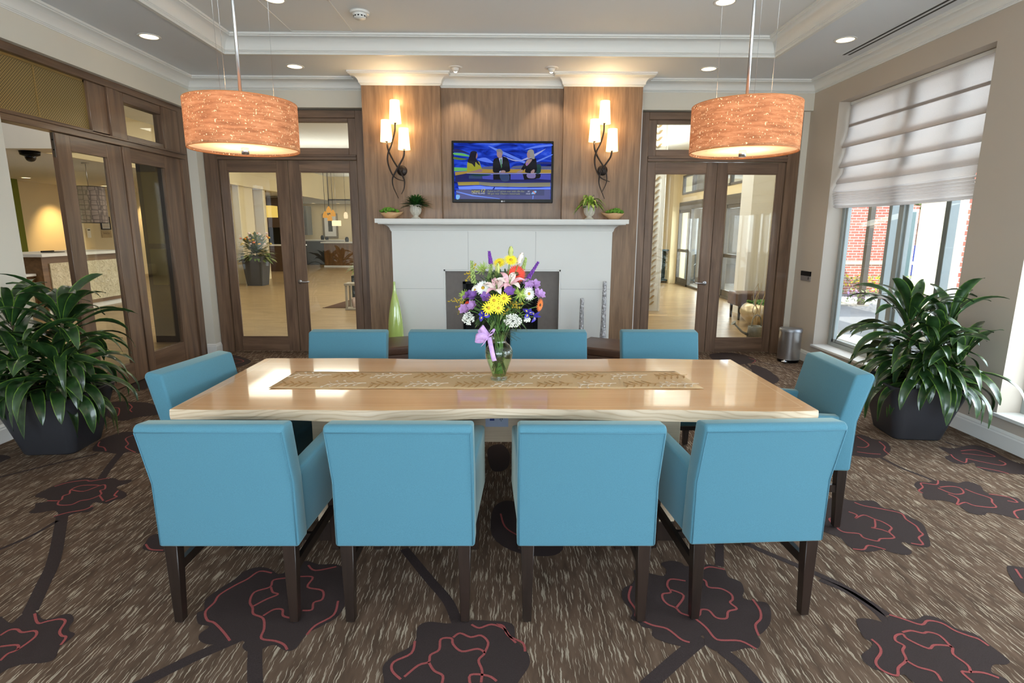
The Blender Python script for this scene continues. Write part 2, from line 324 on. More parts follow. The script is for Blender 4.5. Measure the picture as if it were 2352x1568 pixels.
# ---------------- floor (carpet with its woven flowers) ----------------
FL=MB(); FL.add([(-3.9,-2.9,0),(3.85,-2.9,0),(3.85,7.25,0),(-3.9,7.25,0)],[(0,1,2,3)],0)
OUT=[
[(-1.158,2.369),(-1.096,2.355),(-1.040,2.315),(-0.997,2.348),(-0.996,2.390),(-0.949,2.418),(-0.882,2.390),(-0.801,2.390),(-0.736,2.335),(-0.722,2.231),(-0.684,2.147),(-0.684,2.036),(-0.732,1.974),(-0.777,1.925),(-0.790,1.851),(-0.824,1.838),(-0.882,1.869),(-0.923,1.842),(-0.964,1.834),(-0.996,1.861),(-1.002,1.888),(-1.060,1.898),(-1.112,1.870),(-1.168,1.888),(-1.191,1.926),(-1.177,1.970),(-1.227,1.985),(-1.267,2.048),(-1.250,2.069),(-1.278,2.136),(-1.255,2.207),(-1.224,2.270),(-1.207,2.335)],
[(-0.313,1.995),(-0.233,1.985),(-0.156,2.002),(-0.095,2.002),(0.019,1.984),(0.035,1.892),(0.079,1.824),(0.080,1.760),(0.039,1.685),(0.024,1.625),(-0.090,1.556),(-0.260,1.557),(-0.401,1.626),(-0.429,1.701),(-0.445,1.761),(-0.416,1.814),(-0.374,1.847),(-0.349,1.893),(-0.352,1.965)],
[(0.589,2.346),(0.626,2.333),(0.669,2.313),(0.714,2.299),(0.739,2.346),(0.727,2.395),(0.780,2.419),(0.824,2.402),(0.840,2.374),(0.917,2.381),(0.960,2.388),(1.010,2.346),(1.006,2.292),(1.046,2.254),(1.036,2.191),(1.012,2.144),(1.051,2.121),(1.098,2.109),(1.091,2.054),(1.053,1.981),(1.003,1.931),(0.974,1.912),(0.972,1.883),(0.946,1.847),(0.900,1.847),(0.840,1.829),(0.788,1.829),(0.755,1.865),(0.764,1.912),(0.741,1.903),(0.692,1.856),(0.647,1.861),(0.594,1.884),(0.564,1.913),(0.571,1.951),(0.539,1.962),(0.525,1.992),(0.501,2.013),(0.517,2.055),(0.493,2.133),(0.508,2.204),(0.558,2.242),(0.581,2.293)],
[(1.420,2.008),(1.475,2.008),(1.520,1.983),(1.529,1.976),(1.550,2.018),(1.585,2.028),(1.626,2.008),(1.667,2.008),(1.710,2.028),(1.751,2.017),(1.769,1.987),(1.786,1.948),(1.830,1.920),(1.837,1.865),(1.843,1.813),(1.842,1.779),(1.812,1.763),(1.769,1.763),(1.733,1.731),(1.746,1.708),(1.751,1.679),(1.668,1.586),(1.500,1.586),(1.420,1.680),(1.410,1.717),(1.363,1.709),(1.342,1.732),(1.316,1.748),(1.305,1.781),(1.320,1.814),(1.373,1.848),(1.397,1.875),(1.381,1.902),(1.396,1.959)],
[(-2.772,3.079),(-2.770,3.193),(-2.733,3.280),(-2.662,3.331),(-2.547,3.308),(-2.481,3.326),(-2.419,3.292),(-2.357,3.303),(-2.338,3.259),(-2.371,3.193),(-2.265,3.120),(-2.235,3.060),(-2.270,3.031),(-2.279,2.992),(-2.315,2.992),(-2.367,3.002),(-2.360,2.955),(-2.324,2.936),(-2.322,2.891),(-2.377,2.882),(-2.402,2.847),(-2.465,2.830),(-2.467,2.865),(-2.528,2.909),(-2.585,2.882),(-2.641,2.882),(-2.655,2.936),(-2.692,2.992),(-2.644,3.011),(-2.684,3.050)],
[(-2.049,2.028),(-2.028,2.019),(-1.972,1.991),(-1.973,2.028),(-1.962,2.076),(-1.912,2.047),(-1.866,2.014),(-1.832,2.018),(-1.806,2.042),(-1.774,2.042),(-1.738,2.009),(-1.727,1.972),(-1.707,1.945),(-1.672,1.928),(-1.673,1.885),(-1.678,1.860),(-1.652,1.805),(-1.668,1.782),(-1.741,1.774),(-1.778,1.752),(-1.792,1.723),(-1.865,1.695),(-2.032,1.813),(-2.101,1.982)],
[(1.886,3.046),(1.962,3.056),(2.023,3.025),(2.142,3.025),(2.138,2.943),(2.195,2.914),(2.215,2.847),(2.237,2.773),(2.202,2.686),(2.127,2.557),(2.080,2.534),(2.029,2.557),(2.011,2.581),(1.987,2.565),(1.990,2.497),(1.949,2.467),(1.893,2.482),(1.854,2.512),(1.803,2.497),(1.744,2.497),(1.705,2.542),(1.708,2.621),(1.666,2.670),(1.650,2.738),(1.729,2.884)],
[(2.522,3.225),(2.586,3.284),(2.642,3.272),(2.714,3.297),(2.790,3.285),(2.825,3.261),(2.897,3.285),(2.933,3.225),(2.888,3.133),(2.942,3.089),(3.015,3.068),(3.006,3.004),(3.040,2.924),(2.899,2.773),(2.821,2.800),(2.761,2.847),(2.699,2.885),(2.646,2.856),(2.584,2.885),(2.597,2.973),(2.559,3.025),(2.465,3.046),(2.498,3.133)],
[(3.153,3.864),(3.239,3.832),(3.429,3.898),(3.499,3.832),(3.477,3.707),(3.479,3.575),(3.562,3.478),(3.463,3.373),(3.299,3.398),(3.177,3.424),(3.143,3.504),(3.177,3.574),(3.085,3.546),(3.037,3.588),(3.058,3.676),(3.129,3.721)],
[(2.704,4.105),(2.758,4.087),(2.778,4.016),(2.834,3.964),(2.782,3.830),(2.684,3.720),(2.597,3.660),(2.526,3.660),(2.450,3.690),(2.381,3.735),(2.470,3.928)],
[(2.347,2.369),(2.423,2.362),(2.506,2.355),(2.266,2.101),(2.248,2.169),(2.265,2.228)],
[(-2.940,3.779),(-3.018,3.946),(-3.015,4.064),(-2.947,4.158),(-2.774,4.096),(-2.595,3.947),(-2.541,3.728),(-2.659,3.753),(-2.713,3.714),(-2.841,3.753)],
[(-3.405,4.575),(-3.589,4.856),(-3.531,4.944),(-3.387,4.922),(-3.250,4.901),(-3.076,4.775),(-2.956,4.577),(-3.078,4.501),(-3.137,4.410),(-3.255,4.446)],
[(-3.819,5.477),(-3.839,5.642),(-3.808,5.758),(-3.627,5.588),(-3.548,5.322),(-3.679,5.373)],
[(-3.542,6.671),(-3.464,6.891),(-3.186,6.699),(-3.036,6.493),(-3.088,6.213),(-3.253,6.151)],
[(2.577,6.981),(2.898,7.088),(3.045,6.835),(3.006,6.596),(2.746,6.436),(2.528,6.546)],
[(2.866,6.415),(2.953,6.266),(2.945,6.064),(2.882,5.746),(2.709,5.573),(2.681,5.871)],
[(-0.074,2.945),(0.025,3.024),(0.133,2.871),(0.277,2.602),(0.232,2.466),(0.054,2.485),(-0.078,2.644)],
[(-0.141,3.805),(-0.049,3.906),(0.015,3.741),(-0.000,3.481),(-0.100,3.447)],
[(-1.780,2.517),(-1.812,2.583),(-1.818,2.653),(-1.718,2.666),(-1.615,2.563),(-1.660,2.494)],
[(-3.533,3.581),(-3.515,3.694),(-3.408,3.656),(-3.400,3.596),(-3.411,3.510)],
]
def ccw(q):
    a=sum(q[i][0]*q[(i+1)%len(q)][1]-q[(i+1)%len(q)][0]*q[i][1] for i in range(len(q))); return q if a>0 else q[::-1]
for p in OUT:
    q=ccw(catmull(p,4,True)); FL.add([(x,y,.0014) for x,y in q],[tuple(range(len(q)))],1)
STEMS=[([(-1.006,1.926),(-1.144,1.808),(-1.259,1.688),(-1.334,1.607)],.05),([(-0.947,1.860),(-0.911,1.774),(-0.860,1.663)],.05),
([(-0.506,2.522),(-0.353,2.281),(-0.250,2.123),(-0.197,1.983)],.045),
([(0.757,1.903),(0.627,1.795),(0.481,1.667)],.055),([(0.804,1.838),(0.845,1.761),(0.872,1.665)],.045),([(0.996,2.374),(1.074,2.584)],.04),
([(1.190,2.609),(1.241,2.521),(1.383,2.359),(1.494,2.215),(1.562,2.031)],.035),([(1.413,2.272),(1.489,2.182),(1.528,2.070),(1.527,1.973)],.035),
([(-2.432,2.847),(-2.155,2.440),(-2.044,2.234),(-1.952,2.057)],.055),([(-2.418,2.796),(-2.433,2.637),(-2.483,2.521),(-2.499,2.454)],.02),([(-2.544,3.303),(-2.635,3.520),(-2.720,3.764)],.045),([(-2.861,3.721),(-3.050,3.519),(-3.201,3.337),(-3.284,3.214)],.02),
([(2.603,3.669),(2.619,3.504),(2.671,3.372),(2.699,3.277)],.025),([(3.022,6.596),(3.160,6.331),(3.278,6.066)],.02),([(2.858,6.711),(2.783,6.162),(2.753,5.872)],.03),([(3.280,3.965),(3.303,3.897),(3.364,3.848)],.02)]
for p,w in STEMS: strip(FL,catmull(p,6),w,.0008,1)
RED=[
[(-1.074,2.322),(-1.136,2.335),(-1.165,2.276),(-1.198,2.232),(-1.234,2.165),(-1.230,2.114),(-1.237,2.058),(-1.203,2.006),(-1.167,1.990),(-1.108,1.941),(-1.056,1.890)],
[(-0.989,2.285),(-1.045,2.269),(-1.040,2.219),(-1.092,2.183),(-1.083,2.119),(-1.054,2.080),(-1.034,2.042),(-0.984,2.016),(-0.954,1.955),(-0.942,1.902),(-0.883,1.888),(-0.843,1.869),(-0.820,1.842)],
[(-1.036,2.219),(-1.013,2.183),(-0.985,2.168),(-1.020,2.136),(-1.056,2.091)],
[(-0.990,2.031),(-0.963,2.069),(-0.927,2.069),(-0.909,2.031),(-0.864,2.015)],
[(-0.989,2.285),(-0.930,2.295),(-0.876,2.288),(-0.876,2.219),(-0.803,2.194),(-0.784,2.135),(-0.813,2.113),(-0.805,2.068),(-0.843,2.063)],
[(-0.714,2.124),(-0.706,2.036),(-0.759,1.974),(-0.775,1.921)],
[(-0.929,2.383),(-0.882,2.341),(-0.795,2.371)],
[(-0.351,1.887),(-0.354,1.823),(-0.410,1.781),(-0.408,1.739),(-0.370,1.700)],
[(-0.360,1.711),(-0.319,1.764),(-0.284,1.780),(-0.282,1.814),(-0.253,1.841),(-0.253,1.896),(-0.213,1.900),(-0.203,1.868),(-0.167,1.832),(-0.110,1.845),(-0.083,1.823),(-0.103,1.788),(-0.088,1.739),(-0.089,1.685)],
[(-0.207,1.905),(-0.182,1.929),(-0.140,1.907),(-0.100,1.916),(-0.071,1.877),(-0.083,1.823)],
[(-0.284,1.780),(-0.259,1.739),(-0.225,1.715),(-0.226,1.669)],
[(-0.141,1.978),(-0.109,1.958),(-0.061,1.978),(-0.012,1.953),(0.015,1.904),(0.035,1.876)],
[(-0.124,1.668),(-0.128,1.719),(-0.066,1.715),(-0.035,1.691)],
[(-0.042,1.978),(-0.014,1.968),(0.006,1.914),(0.060,1.876),(0.068,1.831)],
[(0.619,2.319),(0.603,2.267),(0.577,2.242)],
[(0.550,2.223),(0.527,2.168),(0.521,2.122),(0.534,2.066),(0.525,2.023),(0.553,1.992),(0.583,1.971),(0.633,1.951),(0.670,1.893),(0.698,1.877)],
[(0.801,2.260),(0.738,2.273),(0.710,2.229),(0.712,2.180),(0.674,2.168),(0.665,2.133),(0.677,2.099),(0.704,2.076),(0.716,2.044),(0.757,2.017),(0.788,1.961),(0.801,1.903),(0.823,1.888),(0.895,1.884),(0.937,1.842)],
[(0.717,2.198),(0.761,2.156),(0.704,2.076)],
[(0.867,2.282),(0.891,2.260),(0.888,2.216),(0.941,2.204),(0.969,2.168),(0.963,2.132),(0.943,2.110),(0.956,2.071),(0.914,2.054),(0.890,2.012),(0.850,2.017),(0.836,2.060),(0.806,2.065),(0.788,2.033),(0.761,2.017)],
[(0.887,2.330),(0.944,2.367),(1.010,2.346)],
[(1.048,2.132),(1.049,2.065),(1.029,2.011),(0.990,1.971),(0.978,1.912)],
[(1.568,2.033),(1.606,2.008),(1.656,1.973),(1.701,1.997),(1.745,1.982),(1.765,1.939),(1.796,1.910),(1.820,1.892),(1.829,1.856)],
[(1.405,1.893),(1.411,1.857),(1.395,1.822),(1.349,1.780),(1.340,1.748),(1.355,1.724),(1.383,1.713),(1.410,1.748),(1.463,1.784),(1.483,1.831),(1.507,1.857),(1.493,1.884),(1.512,1.911),(1.545,1.920),(1.545,1.893),(1.588,1.843),(1.626,1.861),(1.684,1.852),(1.660,1.813),(1.671,1.763),(1.654,1.728),(1.624,1.728),(1.627,1.680)],
[(1.551,1.930),(1.591,1.939),(1.628,1.925),(1.653,1.931),(1.684,1.911),(1.681,1.847)],
[(1.463,1.784),(1.483,1.752),(1.527,1.728),(1.519,1.686)],
[(1.654,1.728),(1.699,1.724),(1.734,1.700)],
[(-2.755,3.204),(-2.716,3.258),(-2.634,3.292),(-2.587,3.281),(-2.504,3.331)],
[(-2.652,3.021),(-2.580,3.026),(-2.607,3.080),(-2.593,3.110),(-2.623,3.161),(-2.606,3.215),(-2.527,3.225),(-2.481,3.215)],
[(-2.623,3.161),(-2.532,3.141),(-2.491,3.215),(-2.465,3.226),(-2.428,3.172),(-2.441,3.151),(-2.400,3.100),(-2.422,3.040),(-2.462,3.021),(-2.480,2.973),(-2.552,2.973),(-2.587,3.030)],
[(-2.402,3.090),(-2.331,3.021)],[(-2.333,3.151),(-2.315,3.090),(-2.287,3.070),(-2.311,3.011)],[(-2.472,2.839),(-2.429,2.882),(-2.360,2.918),(-2.349,2.964)],
[(-1.925,2.047),(-1.866,1.990),(-1.836,2.000),(-1.797,2.013),(-1.764,1.999),(-1.744,1.945),(-1.717,1.919),(-1.693,1.910),(-1.681,1.869)],
[(-1.953,1.920),(-1.944,1.950),(-1.917,1.954),(-1.883,1.937),(-1.839,1.945),(-1.813,1.911),(-1.823,1.845),(-1.841,1.825),(-1.839,1.790)],
[(-1.823,1.845),(-1.844,1.869),(-1.902,1.861)],
[(2.015,3.004),(2.044,2.963),(2.125,2.923),(2.197,2.875),(2.180,2.810),(2.184,2.738),(2.165,2.686),(2.159,2.653),(2.113,2.620),(2.089,2.557),(2.038,2.570)],
[(1.915,2.894),(1.939,2.856),(1.907,2.819),(1.977,2.856),(2.008,2.810),(2.032,2.782),(2.041,2.721),(1.999,2.678),(1.987,2.620),(1.912,2.612),(1.879,2.589),(1.830,2.621),(1.829,2.661),(1.759,2.678),(1.749,2.738),(1.758,2.810),(1.796,2.828),(1.818,2.865),(1.851,2.865)],
[(2.008,2.810),(1.959,2.729),(1.933,2.721),(1.971,2.703),(1.996,2.673)],[(1.712,2.519),(1.762,2.512),(1.811,2.550),(1.871,2.512)],
[(2.724,3.297),(2.668,3.237),(2.590,3.260),(2.558,3.201),(2.499,3.155),(2.500,3.122)],[(2.663,3.201),(2.735,3.213),(2.779,3.190),(2.746,3.122),(2.676,3.111),(2.643,3.190)],
[(2.801,3.178),(2.817,3.122),(2.854,3.057),(2.819,3.004),(2.787,2.943),(2.687,2.963),(2.661,3.004),(2.588,2.973),(2.655,3.046),(2.645,3.111)],[(2.890,3.111),(2.974,3.068),(2.968,3.004),(2.927,3.025)],[(2.933,2.924),(2.850,2.894),(2.806,2.819)],
[(3.257,3.784),(3.374,3.800),(3.418,3.722),(3.404,3.677),(3.286,3.722),(3.226,3.737)],[(3.189,3.647),(3.254,3.583),(3.326,3.532),(3.385,3.560),(3.388,3.618)],[(3.143,3.504),(3.222,3.451),(3.265,3.398)],[(3.135,3.721),(3.106,3.646),(3.119,3.574),(3.189,3.647)],
[(2.682,4.069),(2.681,3.963),(2.663,3.896),(2.601,3.846),(2.556,3.862)],[(2.783,3.963),(2.761,3.863),(2.712,3.798),(2.696,3.720)],[(2.497,3.766),(2.562,3.735),(2.636,3.720)],
[(2.372,2.349),(2.336,2.277)],
[(-3.007,3.946),(-2.958,3.861),(-2.897,3.833),(-2.835,3.766)],[(-2.846,4.080),(-2.856,4.005),(-2.768,3.903),(-2.742,3.834),(-2.610,3.740)],
[(-3.410,4.879),(-3.309,4.774),(-3.275,4.693),(-3.218,4.634)],[(-3.453,4.753),(-3.395,4.732),(-3.283,4.556),(-3.281,4.500)],
[(-1.799,2.563),(-1.748,2.517),(-1.680,2.509)],[(-0.036,2.871),(-0.011,2.731),(0.057,2.644),(0.143,2.582)],[(2.996,6.785),(3.016,6.642),(2.919,6.504)],[(-3.391,6.580),(-3.306,6.674),(-3.138,6.537),(-3.228,6.402)],
]
for p in RED: strip(FL,catmull(p,4),.0095,.0022,2)
struct('floor',FL,[M['carpet'],M['flower'],M['redline']])
LFL=MB(); 
LFL.box(-16,5.05,7.25,28,-.1,0); LFL.box(-16,-3.9,-3,7.25,-.1,0); LFL.box(-3.9,5.05,7.2501,7.3,-.1,0)
struct('floor_lobby',LFL,M['tile'])
# ---------------- walls ----------------
ZC=3.26; ZT=3.415
w=MB()
for a,b in ((-2.9,-.6),(1.4,1.93),(3.93,4.46),(6.47,7.25)): w.box(3.6,3.86,a,b,0,ZC)
for a,b in ((-.6,1.4),(1.93,3.93),(4.46,6.47)): w.box(3.6,3.86,a,b,0,.235); w.box(3.6,3.86,a,b,2.925,ZC)
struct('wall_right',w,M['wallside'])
w=MB(); w.box(-3.7,-3.9,-2.9,4.36,0,2.915); w.box(-3.9,-3.66,6.93,7.25,0,2.92); w.box(-3.9,-3.72,-2.9,7.25,2.915,3.6)
struct('wall_left',w,M['wall'])
w=MB(); w.box(-3.72,-1.652,7.0,7.25,2.945,3.6); w.box(1.52,3.6,7.0,7.25,2.94,3.6); w.box(3.525,3.6,7.06,7.25,0,2.94); w.box(-1.652,1.52,7.12,7.25,1.2,3.6)
w.box(-1.652,-.9,7.12,7.25,0,1.2); w.box(.8,1.52,7.12,7.25,0,1.2)
struct('wall_back',w,M['wall'])
w=MB(); w.box(-3.9,-2.85,-2.9,-2.7,0,ZC); w.box(2.75,3.86,-2.9,-2.7,0,ZC); w.box(-2.85,2.75,-2.9,-2.7,2.95,ZC); w.box(-2.85,2.75,-2.9,-2.7,0,.25)
struct('wall_front',w,M['wall'])
# ceiling ring + tray
w=MB(); TX0,TX1,TY0,TY1=-2.82,2.67,-1.2,6.05
w.box(-3.9,TX0,-2.9,7.25,ZC,ZC+.02); w.box(TX1,3.86,-2.9,7.25,ZC,ZC+.02); w.box(TX0,TX1,TY1,7.25,ZC,ZC+.02); w.box(TX0,TX1,-2.9,TY0,ZC,ZC+.02)
struct('ceiling_soffit',w,M['soffit'])
w=MB(); w.box(-3.9,3.86,-2.9,7.25,ZT,ZT+.05); 
w.box(TX0-.01,TX0,TY0,TY1,ZC,ZT,1); w.box(TX1,TX1+.01,TY0,TY1,ZC,ZT,1); w.box(TX0,TX1,TY1,TY1+.01,ZC,ZT,1); w.box(TX0,TX1,TY0-.01,TY0,ZC,ZT,1)
struct('ceiling',w,[M['ceil'],M['white']])
# ceiling access panel outline
w=MB(); pa=[(-2.09,5.14),(-1.50,5.14),(-1.50,5.90),(-2.09,5.90)]
for i in range(4):
    a,b=pa[i],pa[(i+1)%4]; w.box(min(a[0],b[0])-.006,max(a[0],b[0])+.006,min(a[1],b[1])-.006,max(a[1],b[1])+.006,ZT-.004,ZT)
struct('trim_1',w,M['white'])
def cove(h,p,z,n=8):
    pts=[(0,z)]; 
    pts=[(0,z),(p,z),(p,z-.018),(p-.012,z-.022),(p-.012,z-.03)]
    a0=p-.012; z0=z-.03; a1=.022; z1=z-h+.022
    for i in range(n+1):
        t=i/n*PI/2; pts.append((a1+(a0-a1)*(1-math.sin(t)),z1+(z0-z1)*math.cos(t)))
    pts+=[(.014,z-h+.018),(.014,z-h+.012),(.006,z-h+.008),(.006,z-h),(0,z-h)]
    return pts
w=MB(); path=[(-3.72,-2.7),(-3.72,7.0),(-1.652,7.0),(-1.652,6.75),(-.77,6.75),(-.77,6.85),(.63,6.85),(.63,6.75),(1.52,6.75),(1.52,7.0),(3.6,7.0),(3.6,-2.7)]
sweep(w,path,cove(.128,.125,ZC)); struct('trim_2',w,M['white'],auto=40)
w=MB(); sweep(w,[(TX0,TY0),(TX0,TY1),(TX1,TY1),(TX1,TY0)],cove(ZT-ZC,.125,ZT),closed=True)
sweep(w,[(TX0,TY0),(TX0,TY1),(TX1,TY1),(TX1,TY0)],[(-.03,ZC),(.004,ZC),(.004,ZC-.012),(-.03,ZC-.012)],closed=True)
struct('trim_3',w,M['white'],auto=40)
# baseboards
bp=[(0,.002),(.018,.002),(.018,.10),(.013,.108),(.013,.118),(.006,.13),(0,.135)]
def base(name,path,side=1):
    w=MB(); sweep(w,path,bp,side=side); struct(name,w,M['white'],auto=30)
base('baseboard_left',[(-3.7,-2.7),(-3.7,4.34)])
base('baseboard_left_corner',[(-3.76,6.93),(-3.66,6.93),(-3.66,7.06)],1)
base('baseboard_right',[(3.6,7.05),(3.6,-2.7)])
# ---------------- walnut fireplace wall ----------------
w=MB(); w.box(-1.652,-.77,6.75,7.119,0,ZC); w.box(.63,1.52,6.75,7.119,0,ZC); w.box(-.77,.63,6.85,7.119,1.3,ZC)
w.box(-1.652,-1.64,6.745,6.75,0,3.13)
struct('wall_fireplace',w,M['veneer'])
w=MB(); w.box(1.5205,1.535,6.78,7.0,0,2.94); w.box(1.5205,1.53,7.0,7.06,0,2.94); struct('trim_4',w,M['white'])
# ---------------- back double doors ----------------
HZ=2.93
def leaf(mb,x0,x1,z0,z1,y0,y1,sl,sr,bot,top,bead=.012):
    mb.box(x0,x0+sl,y0,y1,z0,z1,0); mb.box(x1-sr,x1,y0,y1,z0,z1,0)
    mb.box(x0+sl,x1-sr,y0,y1,z0,z0+bot,1); mb.box(x0+sl,x1-sr,y0,y1,z1-top,z1,1)
def beads(mb,x0,x1,z0,z1,y,d=.012,w=.014):
    mb.box(x0,x0+w,y-d,y,z0,z1,0); mb.box(x1-w,x1,y-d,y,z0,z1,0); mb.box(x0+w,x1-w,y-d,y,z0,z0+w,1); mb.box(x0+w,x1-w,y-d,y,z1-w,z1,1)
WZX=[M['woodZ'],M['woodX']]; WZY=[M['woodZ'],M['woodY']]
def handle(par,x,y,z,sgn,front=-1):
    hb=MB(); hb.lathe([(.001,0),(.027,0),(.027,-.008),(.022,-.012),(.001,-.012)],20,(x,y,z),axis='Y')
    hb.tube([(x,y,z),(x,y-.05,z)],.010,10); hb.tube(catmull([(x,y-.05,z),(x+sgn*.02,y-.056,z),(x+sgn*.09,y-.056,z+.002),(x+sgn*.13,y-.05,z+.006)],4),[.011]*4+[.010]*4+[.009]*4+[.007],10)
    return hb.build('door_handle',M['steel'],par)
def hinge_plate(par,x,y,z):
    h=MB(); h.box(x-.004,x+.004,y-.006,y,z-.05,z+.05); h.build('hinge',M['steel'],par)
def door_pair(n,xo0,xo1,joint,hx,hs,glassL,glassR,y=7.09):
    fr=MB()
    fr.box(xo0,glassL[0]-.10,y-.02,7.2,0,HZ,0); fr.box(glassR[1]+.095,xo1,y-.02,7.2,0,HZ,0)
    a,b=glassL[0]-.10,glassR[1]+.095
    fr.box(a,b,y-.02,7.2,2.845,HZ,1); fr.box(a,b,y-.03,7.2,2.365,2.425,1); fr.box(a,b,y-.04,y-.02,2.40,2.425,1)
    # transom sash
    fr.box(a,glassL[0],y,7.16,2.425,2.845,0); fr.box(glassR[1],b,y,7.16,2.425,2.845,0); fr.box(glassL[0],glassR[1],y,7.16,2.425,2.505,1); fr.box(glassL[0],glassR[1],y,7.16,2.80,2.845,1)
    f=struct('door_%d'%n,fr,WZX,bevel=.003,seg=1)
    g=MB(); g.box(glassL[0]-.002,glassR[1]+.002,y+.03,y+.036,2.50,2.805); g.build('transom_glass',M['glass'],f)
    for k,(x0,x1,gl) in enumerate(((a+.008,joint-.003,glassL),(joint+.003,b-.008,glassR))):
        m=MB(); leaf(m,x0,x1,.012,2.36,y,y+.045,gl[0]-x0,x1-gl[1],.178,.128); beads(m,gl[0],gl[1],.19,2.232,y+.012)
        l=m.build('door_leaf',WZX,f,bevel=.002,seg=1)
        g=MB(); g.box(gl[0],gl[1],y+.02,y+.026,.19,2.232); g.build('door_glass',M['glass'],l)
        if (hx<joint)==(k==0): handle(l,hx,y,.90,hs)
    return f
door_pair(1,-3.655,-1.655,-2.662,-2.605,1,(-3.395,-2.798),(-2.525,-1.915))
door_pair(2,1.585,3.525,2.546,2.482,-1,(1.785,2.415),(2.672,3.285))
# ---------------- left glass wall ----------------
XF=-3.77
def boxY(mb,x0,x1,y0,y1,z0,z1,m=0): mb.box(x0,x1,y0,y1,z0,z1,m)
fr=MB()
fr.box(XF-.1,XF,4.36,6.935,2.85,2.93,1)           # head
fr.box(XF-.1,XF+.012,4.36,6.86,2.335,2.40,1)      # transom rail
fr.box(XF-.1,XF+.03,4.36,6.86,2.385,2.402,1)
fr.box(XF-.1,XF,6.80,6.935,0,2.86,0)              # end post
fr.box(XF-.1,XF-.005,5.79,5.905,0,2.36,0)          # post
fr.box(XF-.1,XF,5.66,5.82,2.40,2.85,0)             # transom mullion
fr.box(XF-.08,XF-.02,5.43,5.66,2.40,2.85,0)        # solid panel
fr.box(XF-.1,XF,4.36,4.44,0,2.36,0)                # jamb at the wall
fr.box(XF-.09,XF-.02,4.36,5.66,2.40,2.425,1)
fr.box(XF-.1,XF,6.50,6.80,2.40,2.85,0); fr.box(XF-.1,XF-.01,5.90,6.50,2.76,2.85,1); fr.box(XF-.1,XF-.01,5.90,6.50,2.40,2.455,1); fr.box(XF-.1,XF-.01,5.82,5.90,2.40,2.85,0)
F=struct('window_1',fr,WZY,bevel=.004,seg=1)
g=MB(); g.box(XF-.06,XF-.055,5.88,6.50,2.44,2.78); g.build('transom_glass',M['glass'],F)
# brass mesh grille
t=NT('brass_mesh'); v=coords(t,(1,1,1),(.785,0,0)); wv=t.a('TexVoronoi',feature='DISTANCE_TO_EDGE'); t.l(v,wv.inputs['Vector']); setin(wv,Scale=62.,Randomness=0.0)
b=bsdf(t,ramp(t,wv.outputs[0],[(.18,rgb(150,130,84)[:3]),(.3,rgb(58,48,32)[:3])]),.4,.35); M['mesh']=t.m
M['brass']=plain('brass',rgb(150,126,78),.4,.5,var=.08)
g=MB(); g.box(XF-.062,XF-.05,4.36,5.43,2.42,2.85,0); g.build('mesh_grille',M['mesh'],F)
g=MB(); g.box(XF-.05,XF-.044,4.36,5.43,2.42,2.435); g.box(XF-.05,XF-.044,4.36,5.43,2.83,2.85); g.box(XF-.05,XF-.044,5.415,5.43,2.42,2.85); g.box(XF-.052,XF-.046,4.87,4.885,2.42,2.85); g.build('grille_frame',M['brass'],F)
def leafY(y0,y1,gy0,gy1,z0,z1,gz0,gz1,x,name,par):
    m=MB(); m.box(x-.045,x,y0,gy0,z0,z1,0); m.box(x-.045,x,gy1,y1,z0,z1,0); m.box(x-.045,x,gy0,gy1,z0,gz0,1); m.box(x-.045,x,gy0,gy1,gz1,z1,1)
    for a,b in ((gy0,gy0+.012),(gy1-.012,gy1)): m.box(x-.035,x-.006,a,b,gz0,gz1,0)
    l=m.build(name,WZY,par,bevel=.002,seg=1)
    g=MB(); g.box(x-.026,x-.02,gy0,gy1,gz0,gz1); g.build('door_glass',M['glass'],l); return l
lf=leafY(4.965,5.785,5.125,5.575,.012,2.33,.215,2.20,XF-.015,'door_leaf',F)
lf['label']='closed glazed door leaf with a bare latch edge'
h=MB(); h.box(XF-.047,XF-.028,4.960,4.966,2.13,2.33); h.box(XF-.047,XF-.028,4.960,4.966,.86,1.03); h.build('latch_plate',M['steel'],lf)
h=MB(); h.lathe([(.001,0),(.006,0),(.006,-.003),(.001,-.003)],12,(XF-.037,4.96,2.27),axis='Y');h.lathe([(.001,0),(.006,0),(.006,-.003),(.001,-.003)],12,(XF-.037,4.96,2.19),axis='Y'); h.box(XF-.043,XF-.032,4.957,4.961,.93,.965); h.build('latch_bolt',M['black'],lf)
leafY(5.905,6.82,5.925,6.49,.0,2.335,.25,2.20,XF-.02,'glazed_side_panel',F)
# ---------------- right windows ----------------
def window(n,ya,yb,blind=True,z0=.235,z1=2.925):
    f=MB(); x0,x1=3.77,3.84
    f.box(x0,x1,ya,ya+.05,z0,z1); f.box(x0,x1,yb-.05,yb,z0,z1); f.box(x0,x1,ya+.05,yb-.05,z0,z0+.05); f.box(x0,x1,ya+.05,yb-.05,z1-.05,z1)
    ym=(ya+yb)/2+.02
    f.box(x0-.01,x1,ym-.035,ym+.035,z0,z1); f.box(x0+.03,x1+.04,ym+.19,ym+.24,z0,z1); f.box(x0+.03,x1+.04,ym-.56,ym-.5,z0,z1)
    for a,b in ((ya+.05,ym-.035),(ym+.035,yb-.05)):
        f.box(x0+.015,x1-.01,a,a+.03,z0+.05,z1-.05); f.box(x0+.015,x1-.01,b-.03,b,z0+.05,z1-.05); f.box(x0+.015,x1-.01,a,b,z0+.05,z0+.085)
    o=struct('window_%d'%n,f,M['alum'],bevel=.004,seg=1)
    g=MB(); g.box(3.80,3.806,ya+.05,yb-.05,z0+.05,z1-.05); g.build('window_glass',M['glass'],o)
    s=MB(); s.box(3.575,3.772,ya-.015,yb+.015,z0-.02,z0+.006); s.build('window_sill',M['white'],o,bevel=.004,seg=2)
    return o
window(2,4.46,6.47); window(3,1.93,3.93); window(4,-.6,1.4)
